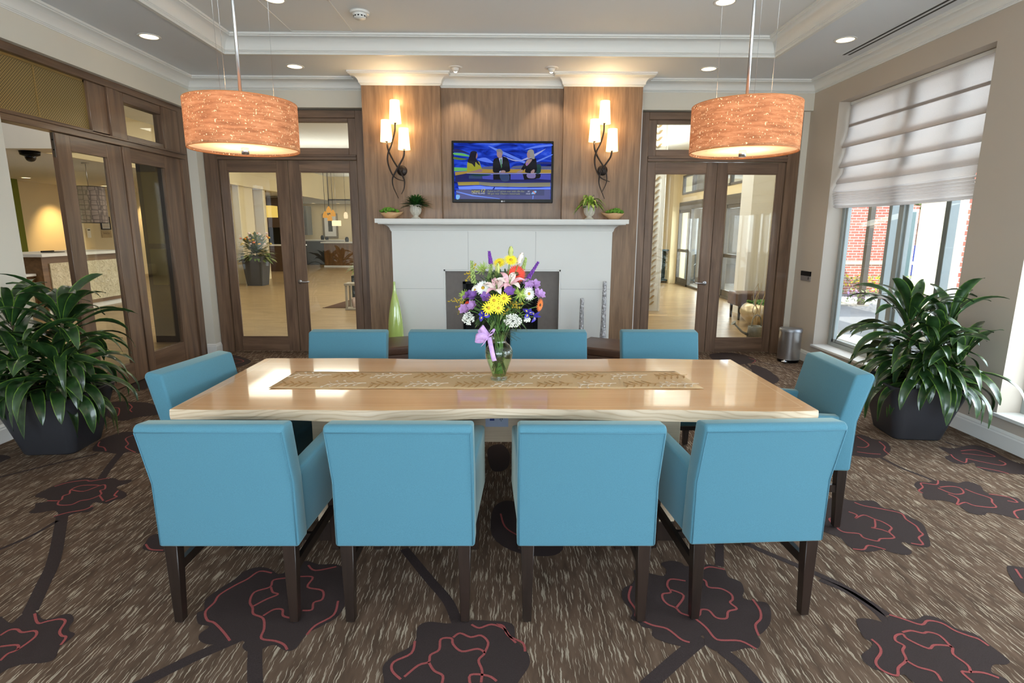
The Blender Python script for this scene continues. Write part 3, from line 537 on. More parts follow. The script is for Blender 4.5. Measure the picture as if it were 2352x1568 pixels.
f=MB()
for x in (-2.85,-1.45,-.05,1.35): f.box(x,x+.06,-2.85,-2.78,.25,2.95)
f.box(2.69,2.75,-2.85,-2.78,.25,2.95); f.box(-2.85,2.75,-2.85,-2.78,.25,.32); f.box(-2.85,2.75,-2.85,-2.78,2.88,2.95); f.box(-2.85,2.75,-2.85,-2.78,2.2,2.25)
o=struct('window_5',f,M['alum']); g=MB(); g.box(-2.85,2.75,-2.82,-2.815,.25,2.95); g.build('window_glass',M['glass'],o)
# roman shade
t=NT('roman_shade_cloth'); v=coords(t); c=ramp(t,noise(t,v,500,2),[(.3,rgb(206,196,188)[:3]),(.7,rgb(224,215,208)[:3])])
d=t.a('BsdfDiffuse'); t.l(c,d.inputs[0]); tr=t.a('BsdfTranslucent'); t.l(c,tr.inputs[0]); mx=t.a('MixShader'); mx.inputs[0].default_value=.55; t.l(d.outputs[0],mx.inputs[1]); t.l(tr.outputs[0],mx.inputs[2]); t.l(mx.outputs[0],t.o.inputs[0]); M['shade']=t.m
def blind(ya,yb,label):
    T=thing('roman_shade',label,'window shade',(0,0,0))
    X=3.72; pr=[(X,2.905),(X-.004,2.75),(X-.006,2.66)]
    pr+=[(X-.002,2.66),(X,2.69)]
    for zt,zb,bu in ((2.69,2.44,.055),(2.50,2.23,.06),(2.29,2.06,.075)):
        pr+=[(X-.003,zt-.06),(X-.012,zt-.12),(X-bu*.75,zb+.05),(X-bu,zb+.012),(X-bu+.004,zb),(X-bu*.6,zb+.02),(X-.006,zb+.06)]
    z=2.12
    pr+=[(X-.03,2.10),(X-.07,2.05),(X-.10,1.99),(X-.102,1.975),(X-.06,1.985)]
    for k in range(5):
        z=1.965-k*.027; o_=.102-.006*k; pr+=[(X-.06,z+.008),(X-o_,z-.006),(X-o_-.004,z-.014),(X-o_+.004,z-.02),(X-.06,z-.014)]
    pr+=[(X-.055,1.83),(X-.085,1.815),(X-.05,1.80),(X-.03,1.82)]
    m=MB(); n=24; rings=[]
    for i in range(n+1):
        y=ya+.03+(yb-ya-.06)*i/n; sag=-.012*math.sin(PI*i/n)
        rings.append([(a,y,b+(sag*(2.9-b)/1.1)) for a,b in pr])
    m.loft(rings,0,True,False,closed=False); m.build('shade_cloth',M['shade'],T)
    m=MB(); m.box(X-.005,X+.03,ya+.02,yb-.02,2.89,2.92); m.build('headrail',M['white'],T)
blind(4.46,6.47,'pale linen roman shade hanging in the window behind the right potted plant')
blind(1.93,3.93,'pale linen roman shade in the window at the right edge of the frame')
# ---------------- ceiling lights ----------------
wm=emis('warm_lamp_glow',(1,.74,.42,1),3.2); 
def downlight(x,y,z,lab,grp='recessed downlights in the room ceiling',pw=12,r=.082,first=[None]):
    T=thing('recessed_downlight',lab,'ceiling light',(x,y,z),0,grp)
    m=MB(); m.lathe([(r*.9,0),(r*1.18,0),(r*1.15,-.004),(r*.95,-.005),(r*.9,0)],32); m.build('trim_ring',M['white'],T)
    m=MB(); m.lathe([(.001,-.0015),(r*.93,-.0015)],32); m.build('lamp_lens',wm,T)
    if pw: spot('downlight_lamp',(0,0,-.02),(0,0,-1),pw,110,(1,.88,.74),.06,.8,T)
    return T
DL=[(-3.27,5.58,ZC,'recessed downlight in the soffit nearest the left wall'),(-2.293,6.51,ZC,'recessed downlight in front of the left double doors'),(2.163,6.50,ZC,'recessed downlight in front of the right double doors'),(3.075,5.54,ZC,'recessed downlight in the soffit beside the slot diffuser'),(-1.942,5.14,ZT,'recessed downlight in the tray beside the left pendant rod, cut by the frame'),(1.805,5.12,ZT,'recessed downlight in the tray beside the right pendant rod, cut by the frame')]
for a in DL: downlight(*a)
M['spotglow']=emis('spot_lamp_glow',(1,.86,.68,1),9)
for x,lab in ((-.569,'eyeball spotlight in the ceiling above the television, left one'),(.466,'eyeball spotlight in the ceiling above the television, right one')):
    T=thing('eyeball_spotlight',lab,'ceiling light',(x,6.50,ZC),0,'eyeball spotlights above the television')
    m=MB(); m.lathe([(.04,-.001),(.075,0),(.072,-.006),(.05,-.012),(.04,-.001)],28); m.build('trim_ring',M['white'],T)
    m=MB(); m.ball((0,0,-.004),.042,12); m.build('eyeball',M['white'],T)
    m=MB(); m.ball((0,.012,-.030),.022,10); m.build('bulb',M['spotglow'],T)
    spot('eyeball_lamp',(0,.02,-.055),(0,.35,-1),14,80,(1,.82,.62),.02,.7,T)
T=thing('smoke_detector','round white smoke detector on the tray ceiling','smoke detector',(-1.333+.03,5.40,ZT))
m=MB(); m.lathe([(.001,0),(.085,0),(.085,-.014),(.075,-.02),(.001,-.02)],32); m.build('mounting_base',M['white'],T)
m=MB(); m.lathe([(.062,-.02),(.062,-.03),(.055,-.034),(.055,-.046),(.045,-.056),(.001,-.06)],32); m.build('sensor_head',M['white'],T)
m=MB()
for k in range(12): a=k*PI/6; m.box(-.008,.008,-.0565,-.0545,-.046,-.037); m.xf(Matrix.Rotation(PI/6,4,'Z'))
m.build('vent_slot',M['black'],T)
T=thing('slot_diffuser','long linear slot diffuser with two black slots by the right window','air vent',(3.34,4.95,ZC))
m=MB(); m.box(-.06,.075,-.62,1.07,-.003,0); m.build('frame',M['soffit'],T)
m=MB(); m.box(-.035,-.012,-.58,1.03,-.0045,-.003); m.build('slot',M['black'],T); m=MB(); m.box(.018,.040,-.58,1.03,-.0045,-.003); m.build('slot',M['black'],T)
# thermostat panel
T=thing('wall_control','small two tone wall control panel beside the right window','wall control',(3.6,6.775,1.02))
m=MB(); m.box(-.012,0,-.105,.105,-.06,0); m.build('cover',M['steel'],T); m=MB(); m.box(-.016,0,-.105,.105,0,.055); m.build('display',M['black'],T); m=MB(); m.box(-.016,-.012,-.075,-.07,-.04,-.01); m.build('slot',M['black'],T)

# ---------------- table ----------------
random.seed(7)
T=thing('dining_table','long glossy maple dining table with wavy live edges on slab pedestals','table',(-.05,2.93,0))
def wav(x,s): return .012*math.sin(3.1*x+s)+.007*math.sin(7.3*x+2*s)
x0,x1,y0,y1=-1.462,1.455,-.512,.512
N=72; 
def outline(ins=0):
    f=[(x0+ins+(x1-x0-2*ins)*i/N, y0+ins+wav(x0+(x1-x0)*i/N,1.0)*(1 if 0<i<N else .0)) for i in range(N+1)]
    b=[(x1-ins-(x1-x0-2*ins)*i/N, y1-ins-wav(x1-(x1-x0)*i/N,2.2)*(1 if 0<i<N else .0)) for i in range(N+1)]
    return f+b
ot=outline(); m=MB(); n=len(ot)
bot=[(x,y+(.006*math.sin(5*x+1) if y<0 else 0),.700+.004*math.sin(4.3*x+.7)) for x,y in ot]
rings=[bot,[(x,y-(.004 if y<0 else -.004),.722) for x,y in ot],[(x,y,.747) for x,y in ot],[(x*.9985,y*.996,.750) for x,y in ot]]
m.loft(rings,0,False,False); m.f.append(tuple(range(3*n,4*n))); m.m.append(1); m.s.append(False); m.f.append(tuple(range(n))[::-1]); m.m.append(0); m.s.append(False)
# inlaid border line
o_=outline(.047); oi=outline(.052)
vs=[(x,y,.7503) for x,y in o_]+[(x,y,.7503) for x,y in oi]; n2=len(o_)
m.add(vs,[(i,(i+1)%n2,n2+(i+1)%n2,n2+i) for i in range(n2)],2)
M['inlay']=plain('inlay_line',rgb(236,196,150),.25,coat=1.)
# figured maple edge: curved growth rings
t=NT('maple_edge'); v=coords(t,(2.0,2.0,7)); wv=t.a('TexWave',wave_type='RINGS',rings_direction='SPHERICAL'); t.l(v,wv.inputs[0]); setin(wv,Scale=2.6,Distortion=9.,Detail=2.,Detail_Scale=.8) if 0 else None
wv.inputs['Scale'].default_value=2.4; wv.inputs['Distortion'].default_value=13.; wv.inputs['Detail'].default_value=2.; wv.inputs['Detail Scale'].default_value=.7
bsdf(t,ramp(t,wv.outputs[0],[(.0,rgb(196,170,138)[:3]),(.14,rgb(212,190,160)[:3]),(1,rgb(220,199,170)[:3])]),.45,0,.4,.1); M['mapleedge']=t.m
m.build('tabletop',[M['mapleedge'],M['mapletop'],M['inlay']],T,auto=30)
for s,lab in ((-1,0),(1,0)):
    c=-.82 if s<0 else .815
    m=MB(); m.box(c-.08,c+.08,-.325,.325,.10,.705); m.build('pedestal',M['maple'],T,bevel=.003,seg=1)
    m=MB(); m.box(c-.075,c+.075,-.335,.335,.002,.10); m.build('plinth',M['darkleg'],T)
m=MB(); m.box(-.74,.735,-.028,.028,.41,.70); bm_=m.build('stretcher_beam',M['maple'],T)
m=MB(); m.box(-.068,.055,-.04,-.028,.50,.585,0); m.box(-.045,-.02,-.0405,-.04,.535,.56,1); m.box(.01,.013,-.0405,-.04,.538,.552,2); m.box(.02,.023,-.0405,-.04,.54,.55,2); m.box(.014,.019,-.0405,-.04,.533,.536,2)
M['plate']=plain('outlet_plate',rgb(168,178,200),.4); M['blue']=plain('blue_plug',rgb(30,52,130),.4)
m.build('power_outlet',[M['plate'],M['blue'],M['black']],bm_)
# ---------------- armchairs ----------------
def make_chair(label,cat,group):
    T=thing('dining_armchair',label,cat,(0,0,0),0,group)
    bk=MB(); bk.prism([(0,.335),(-.004,.60),(-.068,.835),(-.05,.852),(.03,.842),(.085,.60),(.10,.335)],-.270,.270); bk.build('backrest',M['teal'],T,bevel=.016,seg=4)
    # welt line around the outside back
    w=MB()
    for s in (-1,1): w.tube([(s*.262,.0,.345),(s*.262,-.005,.60),(s*.262,-.066,.825)],.0022,6)
    w.tube([(-.262,-.066,.825),(.262,-.066,.825)],.0022,6); w.build('piping',M['teal2'],T)
    for s in (-1,1):
        a=MB(); o=[]
        P=[(.02,.335),(.02,.60),(.05,.622),(.30,.632),(.54,.640),(.565,.625),(.57,.335)]
        for y,z in P: o.append(y)
        def xo(y): return .258+.030*(y/.57)
        v=[(s*(xo(y)-.062),y,z) for y,z in P]+[(s*xo(y),y,z) for y,z in P]; k=len(P)
        f=[tuple(range(k)),tuple(range(k,2*k))[::-1]]+[(i,k+i,k+(i+1)%k,(i+1)%k) for i in range(k)]
        if s<0: f=[q[::-1] for q in f]
        f=[q[::-1] for q in f] 
        a.add(v,f,0); a.build('armrest',M['teal'],T,bevel=.014,seg=3)
    st=MB(); st.box(-.215,.215,.07,.565,.335,.475); st.build('seat',M['teal'],T,bevel=.02,seg=3)
    for sx,y,ty in ((-.228,.028,-.012),(.228,.028,-.012),(-.238,.535,.0),(.238,.535,.0)):
        l=MB(); l.tbox(sx,y+(ty),.008,.34,.034,.050,sx=0,sy=-ty); L=l.build('leg',M['darkleg'],T,bevel=.002,seg=1)
        g=MB(); g.lathe([(.001,0),(.010,0),(.010,.009),(.001,.009)],12,(sx,y+ty,.0015)); g.build('glide',M['steel'],L)
    for sx in (-.232,.232):
        l=MB(); l.box(sx-.01,sx+.01,.04,.52,.205,.245); l.build('stretcher',M['darkleg'],T)
    l=MB(); l.box(-.225,.225,.265,.285,.21,.24); l.build('stretcher',M['darkleg'],T)
    return T
G='teal armchairs around the dining table'
ch=[(-1.075,1.985,0,'teal armchair on the near side of the table, leftmost'),
(-.395,1.985,0,'teal armchair on the near side of the table, second from left'),
(.308,1.985,0,'teal armchair on the near side of the table, third from left'),
(.985,2.010,math.radians(3),'teal armchair on the near side of the table, rightmost and turned slightly'),
(-1.115,3.885,PI,'teal armchair on the far side of the table, in front of the left double doors'),
(-.425,3.895,PI,'teal armchair on the far side of the table, half hidden by the vase of flowers'),
(.288,3.905,PI,'teal armchair on the far side of the table, right next to the flower vase'),
(1.075,3.915,PI,'teal armchair on the far side of the table, in front of the right double doors'),
(-1.676,2.943,math.radians(-100),'teal armchair at the left end of the table, near the left potted plant'),
(1.775,2.956,math.radians(86.5),'teal armchair at the right end of the table, near the right potted plant')]
c0=None
for x,y,a,lab in ch:
    if c0 is None: c0=make_chair(lab,'chair',G); c0.location=(x,y,0)
    else: dup(c0,None,(x,y,0),a,lab)
# ---------------- table runner ----------------
m=MB(); nx=60; ny=8; X0,X1,Ya,Yb=-1.197,.982,2.755,3.10
def rz(x,y): return .7522+.0022*abs(math.sin(4.2*x+.8))*(1 if y<Ya+.08 else .5)+.001*math.sin(17*x)**2
def ry(x,t): return Ya+.006*math.sin(2.6*x)+(Yb-Ya+.02*max(0,(x-.2)/.8))*t
V=[];F=[]
for i in range(nx+1):
    for j in range(ny+1):
        x=X0+(X1-X0)*i/nx; t=j/ny; y=ry(x,t); xx=x+(-.012*(1-t) if i==0 else (.02*(1-t)-.02*t if i==nx else 0)); V.append((xx,y,rz(x,y)))
for i in range(nx):
    for j in range(ny): a=i*(ny+1)+j; F.append((a,a+ny+1,a+ny+2,a+1))
m.add(V,F,0,True)
random.seed(3)
def sprig(cx,cy,sc,ang,mat,outl):
    st=catmull([(0,-.5),(.02,-.15),(-.01,.2),(.03,.5)],4)
    R=lambda p:(cx+sc*(p[0]*math.cos(ang)-p[1]*math.sin(ang)),cy+sc*(p[0]*math.sin(ang)+p[1]*math.cos(ang)))
    def put(p,w):
        q=[R(a) for a in p]; n=len(q); vs=[]
        for i in range(n):
            a=q[max(0,i-1)];b=q[min(n-1,i+1)]; dx,dy=b[0]-a[0],b[1]-a[1];L=math.hypot(dx,dy) or 1
            ww=w(i/(n-1)) if callable(w) else w
            for s in(-1,1): X_=q[i][0]-s*dy/L*ww; Y_=q[i][1]+s*dx/L*ww; vs.append((X_,Y_,rz(X_,Y_)+.0008))
        m.add(vs,[(2*i,2*i+1,2*i+3,2*i+2) for i in range(n-1)],mat)
    put(st,.0009 if not outl else .0013)
    for k in range(9):
        t=-.38+.1*k; s=1 if k%2 else -1; a=s*(.75+random.uniform(-.2,.2)); L=random.uniform(.2,.36)*(1-.25*abs(t))
        if outl:
            l=[(0,t),(s*.06,t+.08),(s*.16,t+.12),(s*L*.85,t+.17)]
            put(catmull(l,3),.0010)
            e=(s*L*.85,t+.17); lp=[(e[0]+.05*math.cos(u)*(1),e[1]+.028*math.sin(u)) for u in [2*PI*q/10 for q in range(11)]]
            if k%3!=1: put(lp,.0009)
        else:
            l=[(s*(.02+L*q/5),t+.55*L*q/5) for q in range(6)]
            put(l,lambda u:.0042*math.sin(PI*min(.98,max(.04,u)))+.0004)
for k in range(10):
    x=-1.08+.222*k
    for row in (0,1):
        tan=(k+row)%2==0
        sprig(x+random.uniform(-.02,.02),Ya+.085+.175*row,.19 if tan else .2,PI/2+random.uniform(-.15,.15)+(PI if row else 0)*0+.15,1 if tan else 2,not tan)
M['burlap']=plain('runner_linen',rgb(190,160,118),.9,var=.06,vs=300,bs=.3,bsc=500); M['tanleaf']=plain('runner_tan_leaf',rgb(164,126,74),.9,var=.1,vs=80); M['whitethread']=plain('runner_white_thread',rgb(216,202,180),.9)
o=m.build('table_runner',[M['burlap'],M['tanleaf'],M['whitethread']]); sm=o.modifiers.new('thick','SOLIDIFY'); sm.thickness=.0016; sm.offset=-1; sm.use_rim=True
tag(o,'tan table runner with white twigs and brown leaf sprays along the table','table runner')
# ---------------- vase ----------------
VX,VY=-.046,2.93; VB=.7545
t=NT('vase_glass'); b=t.a('BsdfGlass'); b.inputs['Roughness'].default_value=0; b.inputs['IOR'].default_value=1.12; b.inputs['Color'].default_value=(.93,.97,.94,1)
g=t.a('BsdfGlossy'); g.inputs['Roughness'].default_value=.02; f=t.a('LayerWeight'); f.inputs[0].default_value=.5; pw=t.a('Math',operation='POWER'); t.l(f.outputs['Facing'],pw.inputs[0]); pw.inputs[1].default_value=3.5; mm=t.a('Math',operation='MULTIPLY_ADD'); mm.inputs[1].default_value=.8; mm.inputs[2].default_value=.09; t.l(pw.outputs[0],mm.inputs[0]); mx=t.a('MixShader'); t.l(mm.outputs[0],mx.inputs[0]); tr=t.a('BsdfTransparent'); tr.inputs[0].default_value=(.88,.94,.89,1); t.l(tr.outputs[0],mx.inputs[1]); t.l(g.outputs[0],mx.inputs[2]); t.l(mx.outputs[0],t.o.inputs[0]); M['vglass']=t.m
VS=thing('flower_vase','clear glass urn vase holding the bouquet on the table runner','vase',(VX,VY,VB))
prof=[(.001,.001),(.040,.001),(.044,.004),(.043,.012),(.036,.018),(.040,.035),(.054,.075),(.068,.115),(.074,.145),(.070,.168),(.056,.190),(.040,.203),(.037,.215),(.042,.235),(.052,.262),(.055,.268)]
inner=[(r-.003,z+.002) for r,z in reversed(prof[3:])]+[(.001,.02)]
m=MB(); m.lathe(catmull(prof,3),40); m.build('glass_body',M['vglass'],VS)
m=MB()
for zz,rr in ((.150,.0745),(.158,.0735),(.205,.0405)): m.tube([(rr*math.cos(a),rr*math.sin(a),zz) for a in [2*PI*k/32 for k in range(33)]],.0012,5)
m.build('ridge',M['vglass'],VS)
t=NT('vase_water'); tr=t.a('BsdfTransparent'); tr.inputs[0].default_value=(.74,.86,.66,1); g=t.a('BsdfGlossy'); g.inputs[1].default_value=.02; mx=t.a('MixShader'); mx.inputs[0].default_value=.04; t.l(tr.outputs[0],mx.inputs[1]);t.l(g.outputs[0],mx.inputs[2]);t.l(mx.outputs[0],t.o.inputs[0]); M['water']=t.m
m=MB(); m.lathe([(.001,.02),(.034,.021),(.051,.075),(.064,.115),(.070,.143),(.068,.152),(.001,.152)],32); m.build('water',M['water'],VS)
M['fstem']=leafm('flower_stem',rgb(70,110,44)[:3],rgb(110,150,70)[:3],.5); M['green']=leafm('bouquet_leaf',rgb(38,66,30)[:3],rgb(66,98,48)[:3],.5)
def mc(n,*c,**k): M[n]=plain(n,rgb(*c),.6,var=.12,vs=60,**k); return M[n]
mc('lily_pink',232,178,186);mc('lily_white',238,214,206);mc('gerbera_red',226,62,34);mc('gerbera_orange',226,118,44);mc('daisy_yellow',244,220,40);mc('daisy_white',238,238,230);mc('mum_green',178,206,98)
mc('purple',128,84,160);mc('lilac',172,130,184);mc('iris_blue',70,62,168);mc('liatris',118,56,160);mc('gold',196,164,40);mc('snap',160,178,104);mc('gyp',236,236,226);mc('ribbon',200,160,212);mc('budg',186,190,110);mc('centre',190,150,30);mc('centred',96,60,30);mc('pinkbud',222,150,140)
VM=Vector((VX,VY,VB+.262))
def stem_to(T,p,mat=None,leafy=0):
    # p is world head position; T sits at the head
    P=Vector(p); rnd=random.Random(hash((round(p[0],3),round(p[2],3)))%9999)
    a=rnd.uniform(0,2*PI); neck=Vector((VX+.02*math.cos(a),VY+.02*math.sin(a),VB+.205)); foot=Vector((VX-.022*math.cos(a),VY-.022*math.sin(a),VB+.035))
    mid=(P+VM)/2+Vector((0,0,.02))
    pts=[q for q in catmull([tuple(P-Vector((0,0,.004))),tuple(mid),tuple(neck),tuple(foot)],5)]
    m=MB(); m.tube([Vector(q)-P for q in pts],.0022,6); return m.build('stem',M['fstem'],T)
def fthing(name,label,p,group=None): 
    return thing(name,label,'flower',p,0,group)
def orient(d): return Vector(d).normalized().to_track_quat('Z','Y').to_matrix().to_4x4()
def petal(mb,a,r0,r1,w,lift,curl,n=5,mat=0,tip=.2):
    # radial petal around Z
    L=[]
    for i in range(n+1):
        t=i/n; r=r0+(r1-r0)*t; z=lift*t+curl*t*t; ww=w*(math.sin(PI*min(1,(t*.85+.12)))**.7)*(1 if t<1 else tip)
        L.append([(r,-ww/2,z+ww*.12),(r,0,z),(r,ww/2,z+ww*.12)])
    o=len(mb.v); mb.loft(L,mat,True,False,closed=False); mb.xf(Matrix.Rotation(a,4,'Z'),o)
def rot_last(mb,o,d): mb.xf(orient(d),o)
TOC=lambda p:(-p[0]*.3+0,-1,.28)  # most heads look towards the room side of the table
def daisy(p,r,mat,cmat,label,name,group=None,d=(0,-1,.35),n=16,rows=1,cr=.22,curl=-.1):
    T=fthing(name,label,p,group); m=MB()
    for k in range(rows):
        for i in range(n): petal(m,2*PI*(i+.5*k)/n,r*.12,r*(1-.14*k),r*2.3/n*1.25,r*(.08+.12*k),r*curl,5)
    rot_last(m,0,d); m.build('petals',M[mat],T)
    c=MB(); c.ball((0,0,r*.08),r*cr,8,0,(1,1,.5)); rot_last(c,0,d); c.build('centre',M[cmat],T); stem_to(T,p); return T
daisy((-0.043,2.930,1.376),0.0390,'daisy_yellow','centre','yellow daisy at the top of the bouquet, left of the tall bud','daisy','yellow daisies in the bouquet',(-.2,-.6,.7),18,2)
daisy((0.016,2.920,1.391),0.0403,'daisy_yellow','centre','yellow daisy at the top of the bouquet, beneath the tallest lily bud','daisy','yellow daisies in the bouquet',(.1,-.6,.6),18,2)
daisy((-0.069,2.830,1.193),0.0378,'daisy_yellow','centre','yellow daisy in the middle cluster, upper left one','daisy','yellow daisies in the bouquet',(-.1,-1,.3),15)
daisy((-0.019,2.830,1.203),0.0378,'daisy_yellow','centre','yellow daisy in the middle cluster, upper right one','daisy','yellow daisies in the bouquet',(.1,-1,.3),15)
daisy((-0.096,2.820,1.156),0.0390,'daisy_yellow','centre','yellow daisy in the middle cluster, lower left one','daisy','yellow daisies in the bouquet',(-.2,-1,.2),15)
daisy((-0.047,2.820,1.156),0.0354,'daisy_yellow','centre','yellow daisy in the middle cluster, lower right one','daisy','yellow daisies in the bouquet',(.05,-1,.15),15)
daisy((-0.167,2.890,1.239),0.0342,'daisy_white','centre','white daisy at the left, its petals half turned away','daisy','white daisies in the bouquet',(-.7,-.6,.4),18,2)
daisy((-0.126,2.870,1.252),0.0439,'daisy_white','centre','white daisy just left of the pink lilies','daisy','white daisies in the bouquet',(-.1,-.9,.5),18,2)
daisy((0.109,2.900,1.220),0.0390,'daisy_white','centre','white daisy on the right side of the bouquet','daisy','white daisies in the bouquet',(.5,-.9,.2),18,2)
daisy((0.045,2.930,1.319),0.0537,'gerbera_red','centred','large red orange gerbera behind the pink lily','gerbera','gerberas in the bouquet',(.15,-1,.25),26,2)
daisy((0.167,2.900,1.162),0.0366,'gerbera_orange','centred','orange gerbera at the right edge of the bouquet','gerbera','gerberas in the bouquet',(.8,-.5,-.1),20,2)
daisy((-0.209,2.890,1.168),0.0171,'gerbera_red','centred','small orange red bloom at the left of the bouquet','gerbera','gerberas in the bouquet',(-.6,-.8,.2),12,1)
def mum(p,r,label,d):
    T=fthing('spider_mum',label,p,'green spider mums in the bouquet'); m=MB(); rnd=random.Random(int(p[0]*1e4))
    for i in range(70):
        a=rnd.uniform(0,2*PI); e=rnd.uniform(.0,1.35); L=r*rnd.uniform(.75,1.1)*(1 if e<.9 else .75)
        dr=Vector((math.cos(a)*math.cos(e),math.sin(a)*math.cos(e),math.sin(e)))
        m.tube([(0,0,0),dr*L*.5,dr*L*.85+Vector((0,0,-.12*r*math.cos(e))),dr*L+Vector((0,0,.03*r))],[.0012,.0013,.0013,.0007],4)
    rot_last(m,0,d); m.build('petals',M['mum_green'],T); c=MB(); c.ball((0,0,r*.1),r*.3,8); rot_last(c,0,d); c.build('centre',M['budg'],T); stem_to(T,p)
mum((-0.129,2.950,1.338),0.0464,'green spider mum at the upper left of the bouquet',(-.3,-.5,.7))
mum((0.061,2.870,1.217),0.0451,'green spider mum on the right, beside a white daisy',(.2,-.9,.4))
mum((-0.225,2.920,1.208),0.0317,'small green spider mum on the left, above the goldenrod',(-.6,-.6,.4))
def lily(p,label,d,r=.058):
    T=fthing('lily',label,p,'open pink lilies in the bouquet'); m=MB()
    for i in range(6):
        L=[];a=2*PI*i/6; w=.036 if i%2 else .030
        for k in range(8):
            t=k/7; rr=.004+r*(t**1.5); z=-.045+.075*t-.035*max(0,t-.6)**1.4*4; ww=w*math.sin(PI*min(1,t*.86+.12))**.8*(1 if k<7 else .2)
            L.append([(rr,-ww/2,z),(rr-.004,-ww/4,z-.001),(rr-.005,0,z-.002),(rr-.004,ww/4,z-.001),(rr,ww/2,z)])
        o=len(m.v); m.loft(L,i%2,True,False,closed=False); m.xf(Matrix.Rotation(a,4,'Z'),o)
    rot_last(m,0,d); m.build('petals',[M['lily_pink'],M['lily_white']],T)
    s=MB()
    for i in range(5):
        a=2*PI*i/5; s.tube([(0,0,-.03),(.006*math.cos(a),.006*math.sin(a),.0),(.014*math.cos(a),.014*math.sin(a),.018)],.0008,5); s.ball((.014*math.cos(a),.014*math.sin(a),.019),.0026,6,1,(1,1,.6))
    s.tube([(0,0,-.03),(0,0,.026)],.0012,5); rot_last(s,0,d); s.build('stamens',[M['fstem'],M['centred']],T); 
    e=MB(); e.tube([(0,0,-.062),(0,0,-.045),(0,0,-.03)],[.0025,.005,.007],8); rot_last(e,0,d); e.build('calyx',M['budg'],T); stem_to(T,tuple(Vector(p)-Vector(d).normalized()*.0)); return T
lily((0.012,2.860,1.299),'open pink lily in front of the red gerbera',(.1,-.5,.85),.078)
lily((-0.058,2.840,1.274),'open pink lily lower on the left, beside the white daisies',(-.15,-.55,.8),.074)
def bud(p,h,r,d,label,pink=0):
    T=fthing('lily_bud',label,p,'closed lily buds in the bouquet'); m=MB(); pr=[(r*.45,0),(r*.8,h*.15),(r,h*.4),(r*.85,h*.7),(r*.5,h*.92),(r*.12,h)]
    m.lathe(catmull(pr,3),9); o=0
    for i,v in enumerate(m.v):
        pass
    rot_last(m,0,d); m.build('bud',M['pinkbud' if pink==2 else ('lily_white' if pink else 'budg')],T)
    g=MB(); 
    for i in range(3):
        a=2*PI*i/3; g.tube([(r*.47*math.cos(a),r*.47*math.sin(a),0),(r*1.02*math.cos(a),r*1.02*math.sin(a),h*.4),(r*.5*math.cos(a),r*.5*math.sin(a),h*.92)],.0016,5)
    rot_last(g,0,d); g.build('rib',M['fstem'],T); stem_to(T,p)
bud((0.014,2.940,1.407),.055,.014,(.05,0,1),'tallest closed green white lily bud at the very top of the bouquet')
bud((0.054,2.930,1.372),.062,.014,(.38,-.1,1),'closed pinkish lily bud leaning right at the top of the bouquet',1)
bud((-0.054,2.900,1.312),.068,.012,(.05,-.1,1),'closed green lily bud left of the two pink lilies')
def alst(p,label,mat,d,r=.020):
    T=fthing('alstroemeria',label,p,'purple alstroemeria in the bouquet'); m=MB(); rnd=random.Random(int(abs(p[0])*1e4))
    for q in range(2):
        o=len(m.v)
        for i in range(6): petal(m,2*PI*i/6+rnd.random()*.3,.002,r,.021,r*.9,-r*.25,5,0,.4)
        m.xf(Matrix.Translation((rnd.uniform(-.01,.01),rnd.uniform(-.01,.01),rnd.uniform(-.008,.004)))@Matrix.Rotation(rnd.uniform(-.5,.5),4,'X')@Matrix.Rotation(rnd.uniform(-.5,.5),4,'Y'),o)
    rot_last(m,0,d); m.build('petals',M[mat],T); stem_to(T,p)
for q,(a,lab,mt) in enumerate((((-0.203,2.890,1.206),'purple alstroemeria on the left, under the small green mum','purple'),((-0.169,2.870,1.202),'purple alstroemeria under the left white daisies','purple'),((-0.118,2.850,1.211),'purple alstroemeria between white and yellow daisies','purple'),
 ((-0.177,2.860,1.160),'pale lilac alstroemeria above the left baby breath','lilac'),((-0.212,2.880,1.142),'pale lilac alstroemeria at the lower left edge','lilac'),((0.006,2.850,1.230),'purple alstroemeria above the yellow daisies','purple'),
 ((0.097,2.930,1.263),'lilac alstroemeria right of the red gerbera','lilac'),((0.147,2.930,1.255),'lilac alstroemeria at the far right, under the leaning purple spike','lilac'),((0.161,2.910,1.211),'lilac alstroemeria just above the orange gerbera','lilac'))):
    alst(a,lab,mt,((a[0]-VX)*3,-.7,.5),.028)
def iris(p,label,d):
    T=fthing('iris',label,p,'blue irises in the bouquet'); m=MB()
    for i in range(3): petal(m,2*PI*i/3,.003,.034,.024,.012,-.030,6,0,.5); petal(m,2*PI*(i+.5)/3,.003,.016,.016,.032,.002,5,0,.5)
    for i in range(3): petal(m,2*PI*i/3,.006,.022,.006,.012,-.013,4,1,.4)
    for k,v in enumerate(m.v): pass
    rot_last(m,0,d); m.build('petals',[M['iris_blue'],M['daisy_yellow']],T); stem_to(T,p)
iris((-0.125,2.840,1.115),'blue iris with yellow throat hanging left of the yellow daisies',(-.2,-.9,.3))
iris((0.105,2.880,1.121),'blue iris with yellow throat at the right of the bouquet',(.3,-.8,.4))
iris((0.139,2.900,1.104),'blue iris at the lower right edge of the bouquet',(.8,-.5,.3))
